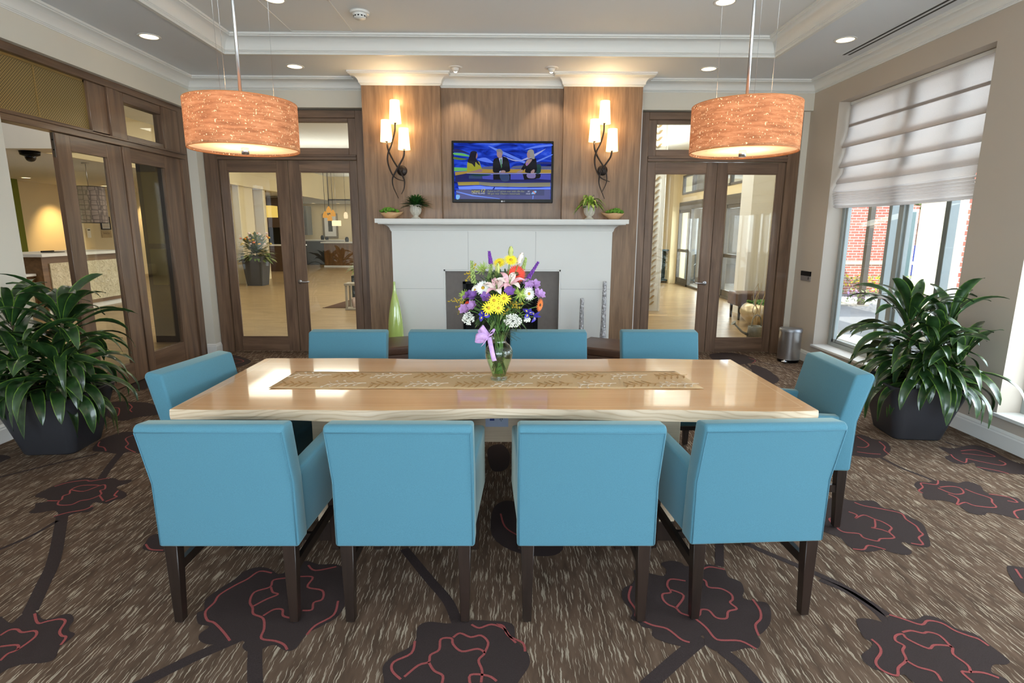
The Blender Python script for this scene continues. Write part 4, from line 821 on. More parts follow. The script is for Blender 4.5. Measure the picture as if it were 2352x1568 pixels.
def spike(p0,p1,label,mat,name,grp,r=.009,n=60,br=.0042):
    P0=Vector(p0);P1=Vector(p1); T=fthing(name,label,tuple(P0),grp); m=MB(); rnd=random.Random(int(abs(P0.x)*1e4)); D=P1-P0
    for i in range(n):
        t=i/n; a=i*2.4; rr=r*(1-.45*t); c=D*t; b=br*(1-.35*t)
        off=Matrix.Rotation(a,4,'Z')@Vector((rr,0,0)); m.ball(tuple(c+off),b*rnd.uniform(.8,1.2),5,0,(1,1,1.3))
    m.build('florets',M[mat],T); s=MB(); s.tube([(0,0,0),D*.98],.002,6); st=s.build('spike_core',M['fstem'],T); stem_to(T,tuple(P0))
spike((-0.088,2.930,1.372),(-0.096,2.930,1.436),'upright purple liatris spike at the top left of the bouquet','liatris','liatris','purple liatris spikes in the bouquet')
spike((0.108,2.930,1.299),(0.159,2.930,1.383),'purple liatris spike leaning out to the right','liatris','liatris','purple liatris spikes in the bouquet')
spike((-0.178,2.930,1.273),(-0.187,2.930,1.388),'green snapdragon spike at the left of the bouquet','snap','snapdragon','green snapdragon spikes in the bouquet',.010,44,.0058)
spike((-0.092,2.930,1.301),(-0.085,2.930,1.380),'green snapdragon spike behind the green lily bud','snap','snapdragon','green snapdragon spikes in the bouquet',.009,40,.0052)
spike((0.080,2.940,1.347),(0.095,2.940,1.404),'green snapdragon spike at the top right, behind the gerbera','snap','snapdragon','green snapdragon spikes in the bouquet',.008,34,.0046)
def golden(p,tips,label):
    P=Vector(p); T=fthing('goldenrod',label,p,'goldenrod sprays in the bouquet'); m=MB(); s=MB(); rnd=random.Random(5)
    for tp in tips:
        D=Vector(tp)-P; s.tube([(0,0,0),D*.5+Vector((0,0,.008)),D],.0009,4)
        for i in range(26): t=.25+.75*i/26; m.ball(tuple(D*t+Vector((rnd.gauss(0,.004),rnd.gauss(0,.004),rnd.gauss(0,.004)+.012*math.sin(PI*t)*.6))),rnd.uniform(.0018,.003),4)
    m.build('florets',M['gold'],T); s.build('sprays',M['fstem'],T); stem_to(T,p)
golden((-0.215,2.930,1.157),[(-0.311,2.930,1.176),(-0.280,2.930,1.190),(-0.259,2.930,1.110),(-0.273,2.930,1.140),(-0.242,2.930,1.202)],'goldenrod spray reaching out at the left edge')
golden((0.018,2.870,1.149),[(0.082,2.860,1.173),(0.071,2.850,1.152),(0.012,2.850,1.206),(0.044,2.850,1.179),(-0.026,2.840,1.115)],'goldenrod spray right of the yellow daisies')
golden((-0.180,2.930,1.312),[(-0.221,2.930,1.317),(-0.219,2.930,1.279),(-0.163,2.930,1.374)],'goldenrod tips behind the left snapdragon')
def gyps(c,rx,rz,ry,n,label,seed):
    m=MB(); rnd=random.Random(seed); C=Vector(c)
    for i in range(n):
        while True:
            q=Vector((rnd.uniform(-1,1),rnd.uniform(-1,1),rnd.uniform(-1,1)))
            if .25<q.length<1: break
        p=Vector((q.x*rx,q.y*ry,q.z*rz)); m.ball(tuple(p),rnd.uniform(.0022,.0036),4)
        if i%3==0: m.tube([p,p*.4+Vector((0,.01,-.01))],.0004,3,1)
    o=m.build('baby_breath',[M['gyp'],M['green']],loc=c); tag(o,label,'flower','baby breath clusters in the bouquet','stuff')
gyps((0.026,2.830,1.090),.046,.035,.03,330,'frothy cluster of white baby breath at the front right of the bouquet',1)
gyps((-0.203,2.870,1.094),.034,.034,.028,230,'frothy cluster of white baby breath at the lower left of the bouquet',2)
gyps((0.100,2.870,1.089),.018,.014,.02,60,'small sprig of white baby breath under the blue irises',3)
# foliage of the bouquet
M['snapleaf']=leafm('bouquet_leaf_pale',rgb(92,118,62)[:3],rgb(134,156,88)[:3],.6)
m=MB(); rnd=random.Random(11); C=Vector((.0,0,.0)); base_=Vector((0,0,.262))
def blade(mb,p,d,L,w,mat=0,droop=.25,n=5):
    d=Vector(d).normalized(); s=d.cross(Vector((0,0,1))); s=s.normalized() if s.length>1e-3 else Vector((1,0,0)); rings=[]
    for i in range(n+1):
        t=i/n; c=Vector(p)+d*L*t+Vector((0,0,-droop*L*t*t)); ww=w*math.sin(PI*min(1,t*.9+.08))*(1 if i<n else .1); rings.append([c-s*ww/2,c+Vector((0,0,-ww*.12)),c+s*ww/2])
    mb.loft(rings,mat,True,False,closed=False)
for i in range(520):
    a=rnd.uniform(0,2*PI); e=rnd.uniform(-.9,1.3); r=rnd.random()**.6; d=Vector((math.cos(a)*math.cos(e),math.sin(a)*math.cos(e)*.8,math.sin(e)))
    p=Vector((d.x*r*.145,d.y*r*.10,.425+d.z*r*.15)); blade(m,p,d+Vector((rnd.uniform(-.5,.5),rnd.uniform(-.5,.5),rnd.uniform(-.3,.3))),rnd.uniform(.035,.07),rnd.uniform(.010,.020),rnd.choice((0,0,1)))
for i in range(90):
    a=rnd.uniform(0,2*PI); r=rnd.uniform(.005,.045); z=rnd.uniform(.05,.14); m.tube([(r*.8*math.cos(a),r*.8*math.sin(a),z-.03),(r*.4*math.cos(a+1),r*.4*math.sin(a+1),z+.05)],.0018,4,0) if i%3 else blade(m,(r*math.cos(a),r*math.sin(a),z),(math.cos(a+2),math.sin(a+2),.8),.03,.012,rnd.choice((0,1)))
for i in range(26):   # fern fronds at the neck
    a=rnd.uniform(0,2*PI); d=Vector((math.cos(a),math.sin(a)*.9,rnd.uniform(-.25,.35))); L=rnd.uniform(.07,.15)
    for k in range(16):
        t=k/16; p=base_+d*L*t+Vector((0,0,-.03*t*t)); s=Vector((-d.y,d.x,0)).normalized()
        for sg in(-1,1): blade(m,p,d*.6+s*sg,.028*(1-.6*t),.0035,0,.1,2)
m.build('greenery',[M['green'],M['snapleaf']],loc=(VX,VY,VB)); o=bpy.data.objects['greenery']; tag(o,'dark green leaves and fern filling the bouquet','foliage',None,'stuff')
# ribbon bow
T=thing('ribbon_bow','lilac satin ribbon bow tied at the left of the vase neck','ribbon',(VX-.055,VY-.05,VB+.245))
def rib(name,pts,w,sd):
    m=MB(); rings=[]; pts=catmull(pts,5)
    for i,p in enumerate(pts):
        p=Vector(p); rings.append([p-Vector(sd)*w/2,p+Vector(sd)*w/2])
    m.loft(rings,0,True,False,closed=False); o=m.build(name,M['ribbon'],T); q=o.modifiers.new('t','SOLIDIFY'); q.thickness=.0006
rib('loop',[(0,0,0),(-.02,-.01,.03),(-.035,-.012,.05),(-.045,.0,.035),(-.02,.004,.01),(0,0,0)],.032,(.55,.1,.75))
rib('loop',[(0,0,0),(-.03,-.015,.005),(-.06,-.01,.0),(-.066,.006,-.018),(-.03,.004,-.02),(0,0,0)],.034,(.1,.15,.98))
rib('loop',[(0,0,0),(.01,-.012,.02),(.024,-.010,.034),(.032,.0,.024),(.012,.004,.006),(0,0,0)],.022,(.5,0,.8))
rib('tail',[(.005,0,-.005),(.012,-.02,-.035),(.02,-.035,-.07),(.028,-.04,-.105),(.034,-.042,-.122)],.024,(.95,.2,.15))
rib('tail',[(-.005,0,-.005),(-.012,-.012,-.02),(-.03,-.018,-.045)],.022,(.7,.2,.6))
# ---------------- pendants ----------------
t=NT('pendant_shade'); v=coords(t,(1,1,1)); 
n1=noise(t,coords(t,(9,9,60)),1.,6,.78,.3); n2=noise(t,coords(t,(55,55,400)),1.,2); sp=noise(t,coords(t,(150,150,110)),1.,1)
c=ramp(t,n1,[(.28,rgb(150,104,74)[:3]),(.5,rgb(196,150,112)[:3]),(.72,rgb(222,186,150)[:3])])
sk=ramp(t,sp,[(.675,(0,0,0)),(.70,(1,1,1))])
d=t.a('BsdfDiffuse'); t.l(c,d.inputs[0]); tr=t.a('BsdfTranslucent'); t.l(c,tr.inputs[0]); mx=t.a('MixShader'); mx.inputs[0].default_value=.6; t.l(d.outputs[0],mx.inputs[1]); t.l(tr.outputs[0],mx.inputs[2])
tt=t.a('BsdfTransparent'); m2=t.a('MixShader'); t.l(sk,m2.inputs[0]); t.l(mx.outputs[0],m2.inputs[1])
em=t.a('Emission'); em.inputs[0].default_value=(1,.72,.42,1); em.inputs[1].default_value=1.1; t.l(em.outputs[0],m2.inputs[2])
e2=t.a('Emission'); t.l(c,e2.inputs[0]); e2.inputs[1].default_value=.14; ad=t.a('AddShader'); t.l(m2.outputs[0],ad.inputs[0]); t.l(e2.outputs[0],ad.inputs[1]); t.l(ad.outputs[0],t.o.inputs[0]); M['pshade']=t.m
t=NT('pendant_diffuser'); d=t.a('BsdfTranslucent'); d.inputs[0].default_value=(.62,.50,.40,1); e=t.a('Emission'); e.inputs[0].default_value=(1,.66,.42,1); e.inputs[1].default_value=.18; a=t.a('AddShader'); t.l(d.outputs[0],a.inputs[0]); t.l(e.outputs[0],a.inputs[1]); t.l(a.outputs[0],t.o.inputs[0]); M['pdiff']=t.m
def pendant(x,y,label):
    T=thing('pendant_lamp',label,'pendant lamp',(x,y,1.925),0,'drum pendants over the dining table'); R=.257
    m=MB(); m.lathe([(R,0),(R,.222)],64); m.lathe([(R-.003,.222),(R-.003,0)],64); m.build('lamp_shade',M['pshade'],T)
    m=MB(); 
    for z in (.001,.221): m.tube([((R-.0015)*math.cos(a),(R-.0015)*math.sin(a),z) for a in [2*PI*k/64 for k in range(65)]],.0024,6)
    m.build('shade_rim',M['goldrim'],T)
    m=MB(); m.lathe([(.001,.012),(R-.006,.012)],48); m.build('diffuser',M['pdiff'],T)
    m=MB(); m.lathe([(.001,-.018),(.018,-.018),(.018,.012),(.001,.012)],20); m.build('finial',M['steel'],T)
    m=MB(); m.tube([(0,0,.012),(0,0,ZT-1.925-.02)],.008,12); m.tube([(0,0,.21),(R-.01,0,.21)],.003,6);m.tube([(0,0,.21),(-R*.5,R*.84,.21)],.003,6);m.tube([(0,0,.21),(-R*.5,-R*.84,.21)],.003,6); m.build('rod',M['steel'],T)
    m=MB(); m.lathe([(.001,ZT-1.925),(.065,ZT-1.925),(.065,ZT-1.925-.015),(.05,ZT-1.925-.025),(.001,ZT-1.925-.025)],32); m.build('ceiling_canopy',M['steel'],T)
    for a in (.35,.35+2*PI/3,.35+4*PI/3):
        m=MB(); m.tube([(.15*math.cos(a),.15*math.sin(a),.22),(.16*math.cos(a),.16*math.sin(a),ZT-1.925)],.0007,4); m.build('cable',M['steel'],T)
    for k in range(2):
        m=MB(); m.ball((.07*(2*k-1),0,.12),.026,10,0,(1,1,1.2)); m.build('bulb',M['bulbglow'],T)
    point('pendant_bulb',(.0,.0,.12),5.5,(1,.62,.32),.05,T)
M['bulbglow']=emis('bulb_glow',(1,.75,.45,1),6); M['goldrim']=plain('shade_rim',rgb(196,120,60),.5)
pendant(-1.305,2.93,'left orange drum pendant lamp hanging over the table')
pendant(1.172,2.93,'right orange drum pendant lamp hanging over the table')
# ---------------- fireplace ----------------
FX0,FX1=-1.341,1.209; FO0,FO1,FOZ=-.748,.619,1.09
T=thing('fireplace','white panelled fireplace surround with grey insert and dark firebox','fireplace',(0,0,0))
m=MB()
yf=6.6; yb_=6.748; J=.0035
def pan(x0,x1,z0,z1): m.box(x0+J/2,x1-J/2,yf,yb_,z0+J/2,z1-J/2)
pan(FX0,FO0,.002,.868); pan(FX0,FO0,.868,FOZ) if 0 else None
pan(FO1,FX1,.002,.868)
pan(FX0,-.46,FOZ,1.53); pan(-.46,.322,FOZ,1.53); pan(.322,FX1,FOZ,1.53)
pan(FX0,FO0,.868,FOZ+J) ; pan(FO1,FX1,.868,FOZ+J)
m.build('surround',M['white'],T)
m=MB(); m.box(FX0+.004,FO0-.01,yf+.004,yb_-.01,.01,1.52); m.box(FO1+.01,FX1-.004,yf+.004,yb_-.01,.01,1.52); m.box(FX0+.004,FX1-.004,yf+.004,yb_-.01,FOZ+.01,1.52); m.build('joint_backing',plain('joint_grey',rgb(170,170,168),.8),T)
m=MB(); m.box(FO0-.001,FO0+.016,yf+.002,6.72,.002,FOZ-.0); m.box(FO1-.016,FO1+.001,yf+.002,6.72,.002,FOZ); m.box(FO0,FO1,yf+.002,6.72,FOZ-.016,FOZ); m.build('opening_trim',M['white'],T)
M['slate']=plain('slate_insert',rgb(112,104,98),.6,var=.05,vs=20)
m=MB(); IX0,IX1,IZ=-.53,.36,.95; m.box(FO0+.016,IX0,6.66,6.69,.002,FOZ-.016); m.box(IX1,FO1-.016,6.66,6.69,.002,FOZ-.016); m.box(IX0,IX1,6.66,6.69,IZ,FOZ-.016); m.build('insert',M['slate'],T)
m=MB(); m.box(IX0,IX0+.035,6.65,6.68,.002,IZ); m.box(IX1-.035,IX1,6.65,6.68,.002,IZ); m.box(IX0,IX1,6.65,6.68,IZ-.03,IZ); m.build('firebox_frame',M['black'],T)
m=MB(); m.box(IX0+.03,IX1-.03,7.06,7.08,.002,IZ-.02); m.box(IX0+.02,IX0+.03,6.68,7.06,.002,IZ-.02); m.box(IX1-.03,IX1-.02,6.68,7.06,.002,IZ-.02); m.box(IX0+.02,IX1-.02,6.68,7.06,IZ-.03,IZ-.02); m.box(IX0+.02,IX1-.02,6.68,7.06,.002,.05); m.build('firebox',plain('firebox_black',rgb(30,28,27),.8),T)
m=MB(); m.box(FX0-.153,FX1+.153,6.45,6.748,1.619,1.667); 
m.box(FX0-.125,FX1+.125,6.48,6.748,1.608,1.619)
cp=[(0,1.528),(.006,1.528),(.006,1.538),(.012,1.542)]+[(.012+.10*(1-math.cos(k/8*PI/2)),1.542+.066*math.sin(k/8*PI/2)) for k in range(1,9)]+[(.112,1.61),(0,1.61)]
sweep(m,[(FX0,6.748),(FX0,6.6),(FX1,6.6),(FX1,6.748)],cp,side=1)
m.build('mantel',M['white'],T,auto=35)
# ---------------- television ----------------
TX,TZ,TW,TH=-.063,2.205,1.175,.69
T=thing('television','wall mounted flat television showing a blue news studio','television',(TX,6.775,TZ))
m=MB(); m.box(-TW/2,TW/2,0,.045,-TH/2,TH/2); m.build('casing',M['black'],T,bevel=.006,seg=2)
m=MB(); m.box(-.25,.25,.045,.075,-.15,.15); m.build('wall_mount',M['black'],T)
sx0,sx1,sz0,sz1=-TW/2+.026,TW/2-.024,-TH/2+.04,TH/2-.026
scr=MB(); lay=[0]
def SP(x,y):
    # picture coordinates of the broadcast image
    return (sx0+(x-118)/(2115-118)*(sx1-sx0), sz1-(y-176)/(1325-176)*(sz1-sz0))
smats=[]
def scol(*c):
    t=NT('screen_colour'); b=t.a('Emission'); b.inputs[0].default_value=rgb(*c); b.inputs[1].default_value=.72; g=t.a('BsdfGlossy'); g.inputs[0].default_value=(.008,.008,.008,1); g.inputs[1].default_value=.05; a=t.a('AddShader'); t.l(b.outputs[0],a.inputs[0]); t.l(g.outputs[0],a.inputs[1]); t.l(a.outputs[0],t.o.inputs[0]); smats.append(t.m); return len(smats)-1
def sp(col,pts,sm=0):
    lay[0]+=1; y=-.0004-.00006*lay[0]; q=catmull(pts,4,True) if sm else pts
    scr.add([(SP(*p)[0],y,SP(*p)[1]) for p in q],[tuple(range(len(q)))],col)
t=NT('screen_backdrop'); v=coords(t,(2.2,1,7),(0,-.35,0)); f=noise(t,v,1.5,3,.5,1.5); e=t.a('Emission'); t.l(ramp(t,f,[(.28,rgb(24,28,86)[:3]),(.45,rgb(26,52,170)[:3]),(.6,rgb(48,84,226)[:3]),(.75,rgb(96,130,240)[:3])]),e.inputs[0]); e.inputs[1].default_value=.62; t.l(e.outputs[0],t.o.inputs[0]); smats.append(t.m)
c_=dict(gold=scol(158,130,62),gold2=scol(150,132,40),dkblue=scol(40,44,110),lb=scol(92,124,226),navy=scol(34,36,92),green=scol(96,170,96),green2=scol(88,110,44),grey=scol(86,92,120),desk=scol(70,76,170),desk2=scol(120,116,92),suit=scol(24,24,30),skin=scol(140,108,110),skin2=scol(150,124,124),hair=scol(28,26,40),yel=scol(146,146,48),whit=scol(150,160,200),tie=scol(70,120,86),gh=scol(120,118,124),blond=scol(138,138,134),pinkt=scol(140,92,170),refl=scol(50,66,104),yt=scol(196,186,52),wt=scol(190,194,220),banner=scol(58,58,120),stripe=scol(120,110,160),orange=scol(200,110,90),cyan=scol(110,170,230),teal=scol(30,60,60),pale=scol(150,158,210),sky=scol(88,120,235),yg=scol(138,140,96))
sp(0,[(118,176),(2115,176),(2115,1325),(118,1325)])
sp(c_['lb'],[(820,230),(1100,330),(1700,600),(1650,620),(1080,380)],1); sp(c_['sky'],[(600,500),(760,470),(900,545),(905,580),(700,545)],1)
sp(c_['pale'],[(1120,430),(1400,520),(1700,480),(2000,280),(1680,470),(1380,540)],1); sp(c_['sky'],[(1560,300),(1850,215),(2110,195),(2110,225),(1850,260)],1); sp(c_['lb'],[(1800,540),(2110,400),(2110,425),(1840,550)],1)
sp(c_['green'],[(120,375),(300,385),(430,430),(430,450),(250,430),(120,410)],1); sp(c_['green2'],[(120,460),(250,480),(400,500),(260,520),(120,500)],1)
sp(c_['navy'],[(120,300),(280,320),(450,400),(280,370),(120,360)],1)
sp(c_['green'],[(120,670),(380,680),(400,740),(120,750)],0); sp(c_['grey'],[(660,700),(700,660),(920,640),(920,720)]); sp(c_['grey'],[(1270,690),(1340,640),(1560,620),(1560,690)]); sp(c_['dkblue'],[(1790,555),(2115,555),(2115,590),(1790,590)]); sp(c_['grey'],[(1900,640),(2115,640),(2115,700),(1900,700)])
sp(c_['gold'],[(135,765),(400,745),(680,700),(920,710),(1260,700),(1560,700),(2115,705),(2115,785),(1300,780),(900,785),(400,790),(140,838)])
sp(c_['navy'],[(140,838),(400,790),(2115,785),(2115,980),(140,980)]); sp(c_['desk'],[(690,810),(920,800),(920,920),(700,905)]); sp(c_['desk'],[(1280,810),(1540,800),(1560,915),(1280,915)]); sp(c_['desk'],[(1900,800),(2108,800),(2108,920),(1800,900),(1900,860)]); sp(c_['refl'],[(420,840),(690,830),(690,905),(420,900)]); sp(c_['suit'],[(920,800),(1280,800),(1270,920),(930,920)],0); sp(c_['refl'],[(1060,810),(1240,810),(1240,940),(1100,940)],1); sp(c_['suit'],[(1530,800),(1900,800),(1880,890),(1560,920)],0); sp(c_['stripe'],[(1620,800),(1780,790),(1780,880),(1640,880)],1)
sp(c_['pale'],[(370,788),(900,795),(2108,780),(2108,790),(900,806),(380,796)])
sp(c_['teal'],[(460,815),(860,808),(800,840),(560,850)],1)
sp(c_['gold2'],[(185,975),(620,965),(640,1030),(200,1045)]); sp(c_['desk2'],[(620,965),(900,985),(1500,985),(2105,975),(2105,1060),(1500,1070),(900,1060),(640,1030)])
sp(c_['sky'],[(195,1065),(640,1045),(940,1075),(900,1125),(215,1125)]); sp(c_['sky'],[(960,1075),(1500,1090),(2108,1075),(2108,1115),(940,1120)])
sp(c_['banner'],[(155,1130),(2108,1120),(2108,1325),(155,1325)]); sp(c_['navy'],[(470,1120),(1980,1120),(1980,1245),(470,1245)]); sp(c_['lb'],[(155,1160),(500,1240),(1050,1310),(1060,1322),(480,1265),(155,1180)],0); sp(c_['cyan'],[(155,1240),(230,1250),(210,1325),(155,1325)],1); sp(c_['lb'],[(1740,1245),(1760,1245),(1750,1320),(1735,1320)])
# three presenters in the broadcast picture
sp(c_['yel'],[(395,570),(440,550),(620,545),(660,620),(690,720),(640,745),(560,750),(400,770),(385,680)],1); sp(c_['skin'],[(565,730),(640,700),(690,715),(680,765),(500,775),(410,770)],1)
sp(c_['skin'],[(550,370),(598,390),(600,450),(575,490),(530,480)],1); sp(c_['hair'],[(470,350),(530,335),(590,355),(580,400),(570,480),(620,560),(650,630),(600,600),(560,560),(545,660),(490,600),(400,560),(430,460),(450,390)],1)
sp(c_['suit'],[(930,515),(1010,470),(1110,450),(1220,490),(1270,700),(1230,760),(1050,775),(930,770),(915,680)],1); sp(c_['whit'],[(1035,485),(1112,460),(1110,590),(1080,640),(1060,560)]); sp(c_['tie'],[(1066,500),(1094,495),(1104,650),(1090,690),(1076,620)])
sp(c_['skin2'],[(1000,350),(1040,320),(1100,340),(1105,430),(1080,480),(1030,470),(1000,430)],1); sp(c_['gh'],[(985,330),(1020,295),(1080,298),(1116,350),(1110,410),(1080,360),(1000,350)],1); sp(c_['whit'],[(1050,745),(1078,730),(1080,770),(1045,775)]); sp(c_['skin2'],[(1075,745),(1130,725),(1175,745),(1160,778),(1090,782)],1)
sp(c_['teal'],[(1800,620),(1870,600),(1905,640),(1890,775),(1790,775)],1); sp(c_['suit'],[(1600,530),(1620,500),(1780,470),(1815,600),(1800,770),(1590,770),(1585,690),(1530,735),(1500,700),(1555,600)],1); sp(c_['skin2'],[(1600,540),(1640,500),(1720,500),(1680,570),(1610,635),(1585,590)],1); sp(c_['pinkt'],[(1588,580),(1655,570),(1612,638)],0)
sp(c_['skin2'],[(1615,370),(1650,340),(1690,360),(1690,450),(1650,480),(1620,450)],1); sp(c_['blond'],[(1620,340),(1680,297),(1745,320),(1765,420),(1770,490),(1700,480),(1680,430),(1670,360)],1); sp(c_['skin2'],[(1480,725),(1535,715),(1500,765),(1400,770)],1); sp(c_['skin2'],[(1700,745),(1750,705),(1775,720),(1760,780),(1700,785)],1)
# captions
def MT(x,y,lift=0):
    a=SP(x,y); return Matrix(((1,0,0,a[0]),(0,0,-1,-.0075-lift),(0,1,0,a[1]),(0,0,0,1)))
def M3(x,y): 
    a=SP(x,y); return Matrix(((1,0,0,a[0]),(0,0,1,-.0072),(0,1,0,a[1]),(0,0,0,1)))
k_=(sx1-sx0)/1997
text_mb(scr,'NEWS',62*k_,M3(552,1172),c_['yt'],shear=.3); text_mb(scr,'12',96*k_,M3(700,1150),c_['yt'],shear=.3); text_mb(scr,'LONG ISLAND',42*k_,M3(615,1208),c_['wt'])
text_mb(scr,'Police in CT arrest man with rifle-like',50*k_,M3(805,1162),c_['yg'],'LEFT'); text_mb(scr,"BB gun near Obama's motorcade",50*k_,M3(805,1210),c_['yg'],'LEFT')
text_mb(scr,'59°',40*k_,M3(1660,1163),c_['wt']); text_mb(scr,'10:52',44*k_,M3(1640,1210),c_['wt'],shear=.2)
sp(c_['cyan'],[(1705,1215),(1740,1165),(1780,1170),(1790,1215)],0); sp(c_['orange'],[(1735,1165),(1760,1150),(1800,1200),(1785,1215)],0); sp(c_['cyan'],[(1775,1150),(1810,1150),(1815,1180),(1790,1190),(1772,1175)],1)
o=scr.build('screen',smats,T,loc=(0,-.001,0))
for i in range(len(o.data.polygons)): pass
m=MB(); a=SP(1100,1370); m.lathe([(.001,-.001),(.0095,-.001)],20,(a[0],0,a[1]),axis='Y'); text_mb(m,'LG',.02,Matrix(((1,0,0,a[0]+.024),(0,0,1,-.001),(0,1,0,a[1]),(0,0,0,1))),0); m.build('logo',plain('logo_white',rgb(210,210,214),.4),T)
# ---------------- sconces ----------------
t=NT('sconce_shade'); e=t.a('Emission'); e.inputs[0].default_value=(1,.80,.50,1); e.inputs[1].default_value=.8; d=t.a('BsdfTranslucent'); d.inputs[0].default_value=(.8,.7,.5,1); a=t.a('AddShader'); t.l(e.outputs[0],a.inputs[0]); t.l(d.outputs[0],a.inputs[1]); t.l(a.outputs[0],t.o.inputs[0]); M['sshade']=t.m
M['sconcebulb']=emis('sconce_bulb',(1,.85,.6,1),9)
def sconce(label,plate,stems,shades):
    T=thing('wall_sconce',label,'wall lamp',(plate[0],6.748,plate[2]),0,'three armed sconces on the fireplace wall'); O=Vector((plate[0],6.748,plate[2]))
    m=MB(); m.lathe([(.001,0),(.058,0),(.058,-.012),(.05,-.02),(.001,-.022)],32,axis='Y'); m.tube([(0,-.015,0),(.0,-.12,-.01)],.012,8); m.build('back_plate',M['bronze'],T)
    for k,s in enumerate(stems):
        q=catmull([tuple(Vector(p)-O+Vector((0,(-.012,.012,0)[k]+(0 if 0 else 0),0))) for p in s],6); n=len(q)
        m=MB(); m.tube(q,[.0095-.0065*max(0,(i/n-.55)/.45) for i in range(n)],8); m.build('stem',M['bronze'],T)
    for a,b in shades:
        a=Vector(a)-O; b=Vector(b)-O; h=a.z-b.z; m=MB(); m.lathe([(.068,0),(.052,h),(.050,h),(.066,0)],28,(b.x,b.y,b.z)); sh=m.build('lamp_shade',M['sshade'],T)
        m=MB(); m.lathe([(.001,.0),(.012,.0),(.012,.05),(.001,.05)],12,(b.x,b.y,b.z-.0)); m.build('socket',M['bronze'],sh)
        m=MB(); m.ball((b.x,b.y,b.z+.11),.022,10,0,(1,1,1.5)); m.build('bulb',M['sconcebulb'],sh)
        point('sconce_bulb',(b.x,b.y,b.z+h+.015),2.4,(1,.70,.36),.03,T); point('sconce_bulb',(b.x,b.y,b.z-.01),.7,(1,.70,.36),.03,T)
sconce('dark twisted wall sconce with three lit shades left of the television',(-1.220,6.750,2.212),
 [[(-1.257,6.620,2.704),(-1.263,6.620,2.620),(-1.307,6.620,2.478),(-1.348,6.620,2.379),(-1.352,6.620,2.280),(-1.310,6.620,2.163),(-1.250,6.620,2.108),(-1.166,6.620,2.086)],[(-1.362,6.620,2.509),(-1.351,6.620,2.433),(-1.317,6.620,2.352),(-1.255,6.620,2.245),(-1.201,6.620,2.154),(-1.176,6.620,2.081),(-1.188,6.620,1.999),(-1.218,6.620,1.943)],[(-1.167,6.620,2.420),(-1.176,6.620,2.353),(-1.226,6.620,2.263),(-1.286,6.620,2.163),(-1.312,6.620,2.099),(-1.301,6.620,2.017),(-1.250,6.620,1.897)]],
 [[(-1.262,6.620,2.948),(-1.257,6.620,2.704)],[(-1.374,6.620,2.741),(-1.362,6.620,2.509)],[(-1.164,6.620,2.656),(-1.167,6.620,2.425)]])
sconce('dark twisted wall sconce with three lit shades right of the television',(1.091,6.750,2.226),
 [[(1.072,6.620,2.712),(1.070,6.620,2.633),(1.045,6.620,2.526),(0.993,6.620,2.410),(0.977,6.620,2.319),(1.000,6.620,2.211),(1.059,6.620,2.129),(1.156,6.620,2.090)],[(0.969,6.620,2.521),(0.978,6.620,2.445),(1.013,6.620,2.365),(1.083,6.620,2.257),(1.119,6.620,2.175),(1.123,6.620,2.084),(1.079,6.620,1.983)],[(1.169,6.620,2.419),(1.155,6.620,2.356),(1.101,6.620,2.275),(1.057,6.620,2.202),(1.036,6.620,2.129),(1.043,6.620,2.047),(1.105,6.620,1.900)]],
 [[(1.072,6.620,2.953),(1.076,6.620,2.712)],[(0.958,6.620,2.760),(0.971,6.620,2.521)],[(1.170,6.620,2.660),(1.170,6.620,2.419)]])
# ---------------- mantel ornaments ----------------
MZ=1.669
M['urn']=plain('urn_glaze',rgb(206,200,186),.45,var=.12,vs=50)
def urn(x,y,label,kind):
    T=thing('potted_plant',label,'potted plant',(x,y,MZ)); m=MB(); prof=catmull([(.001,.0),(.05,0),(.052,.008),(.032,.022),(.030,.034),(.050,.055),(.062,.085),(.063,.11),(.060,.135),(.068,.145),(.068,.152),(.058,.150),(.054,.13)],2)
    rings=[]
    for r,z in prof:
        rings.append([(r*(1+(.045*math.cos(16*a) if .04<z<.13 else 0))*math.cos(a),r*(1+(.045*math.cos(16*a) if .04<z<.13 else 0))*math.sin(a),z) for a in [2*PI*k/64 for k in range(64)]])
    m.loft(rings,0,True,False); m.build('urn',M['urn'],T); m=MB(); m.lathe([(.001,.138),(.056,.138)],20); m.build('soil',M['soil'],T)
    m=MB(); rnd=random.Random(kind+4)
    if kind==0:
        for i in range(210):
            a=rnd.uniform(0,2*PI); e=rnd.uniform(.15,1.4); blade(m,(rnd.uniform(-.02,.02),rnd.uniform(-.02,.02),.14),(math.cos(a)*math.cos(e),min(.25,math.sin(a)*math.cos(e)),math.sin(e)),rnd.uniform(.15,.22),.024,0,.35,5)
        m.build('foliage',leafm('dark_fern_leaf',rgb(26,62,22)[:3],rgb(52,100,38)[:3],.5),T)
    else:
        for i in range(46):
            a=rnd.uniform(0,2*PI); e=rnd.uniform(.5,1.45); r=rnd.uniform(0,.05); blade(m,(r*math.cos(a),r*math.sin(a),.14+.08*rnd.random()),(math.cos(a)*math.cos(e),min(.25,math.sin(a)*math.cos(e)),math.sin(e)),rnd.uniform(.18,.25),.032,0,.95,9)
        for i in range(30):
            a=rnd.uniform(0,2*PI); blade(m,(0,0,.14),(math.cos(a),math.sin(a),.4),rnd.uniform(.09,.12),.022,1,.5,5)
        m.build('foliage',[leafm('bright_dracaena_leaf',rgb(84,130,36)[:3],rgb(160,190,70)[:3],.4),leafm('deep_green_leaf',rgb(36,80,26)[:3],rgb(60,110,40)[:3],.5)],T)
urn(-1.05,6.575,'white ribbed urn with a dark green bushy plant on the left of the mantel',0)
urn(.93,6.575,'white ribbed urn with a bright green arching plant on the right of the mantel',1)
M['woodbowl']=wood('bowl_wood',rgb(168,128,88)[:3],rgb(212,176,134)[:3],'X',.6)
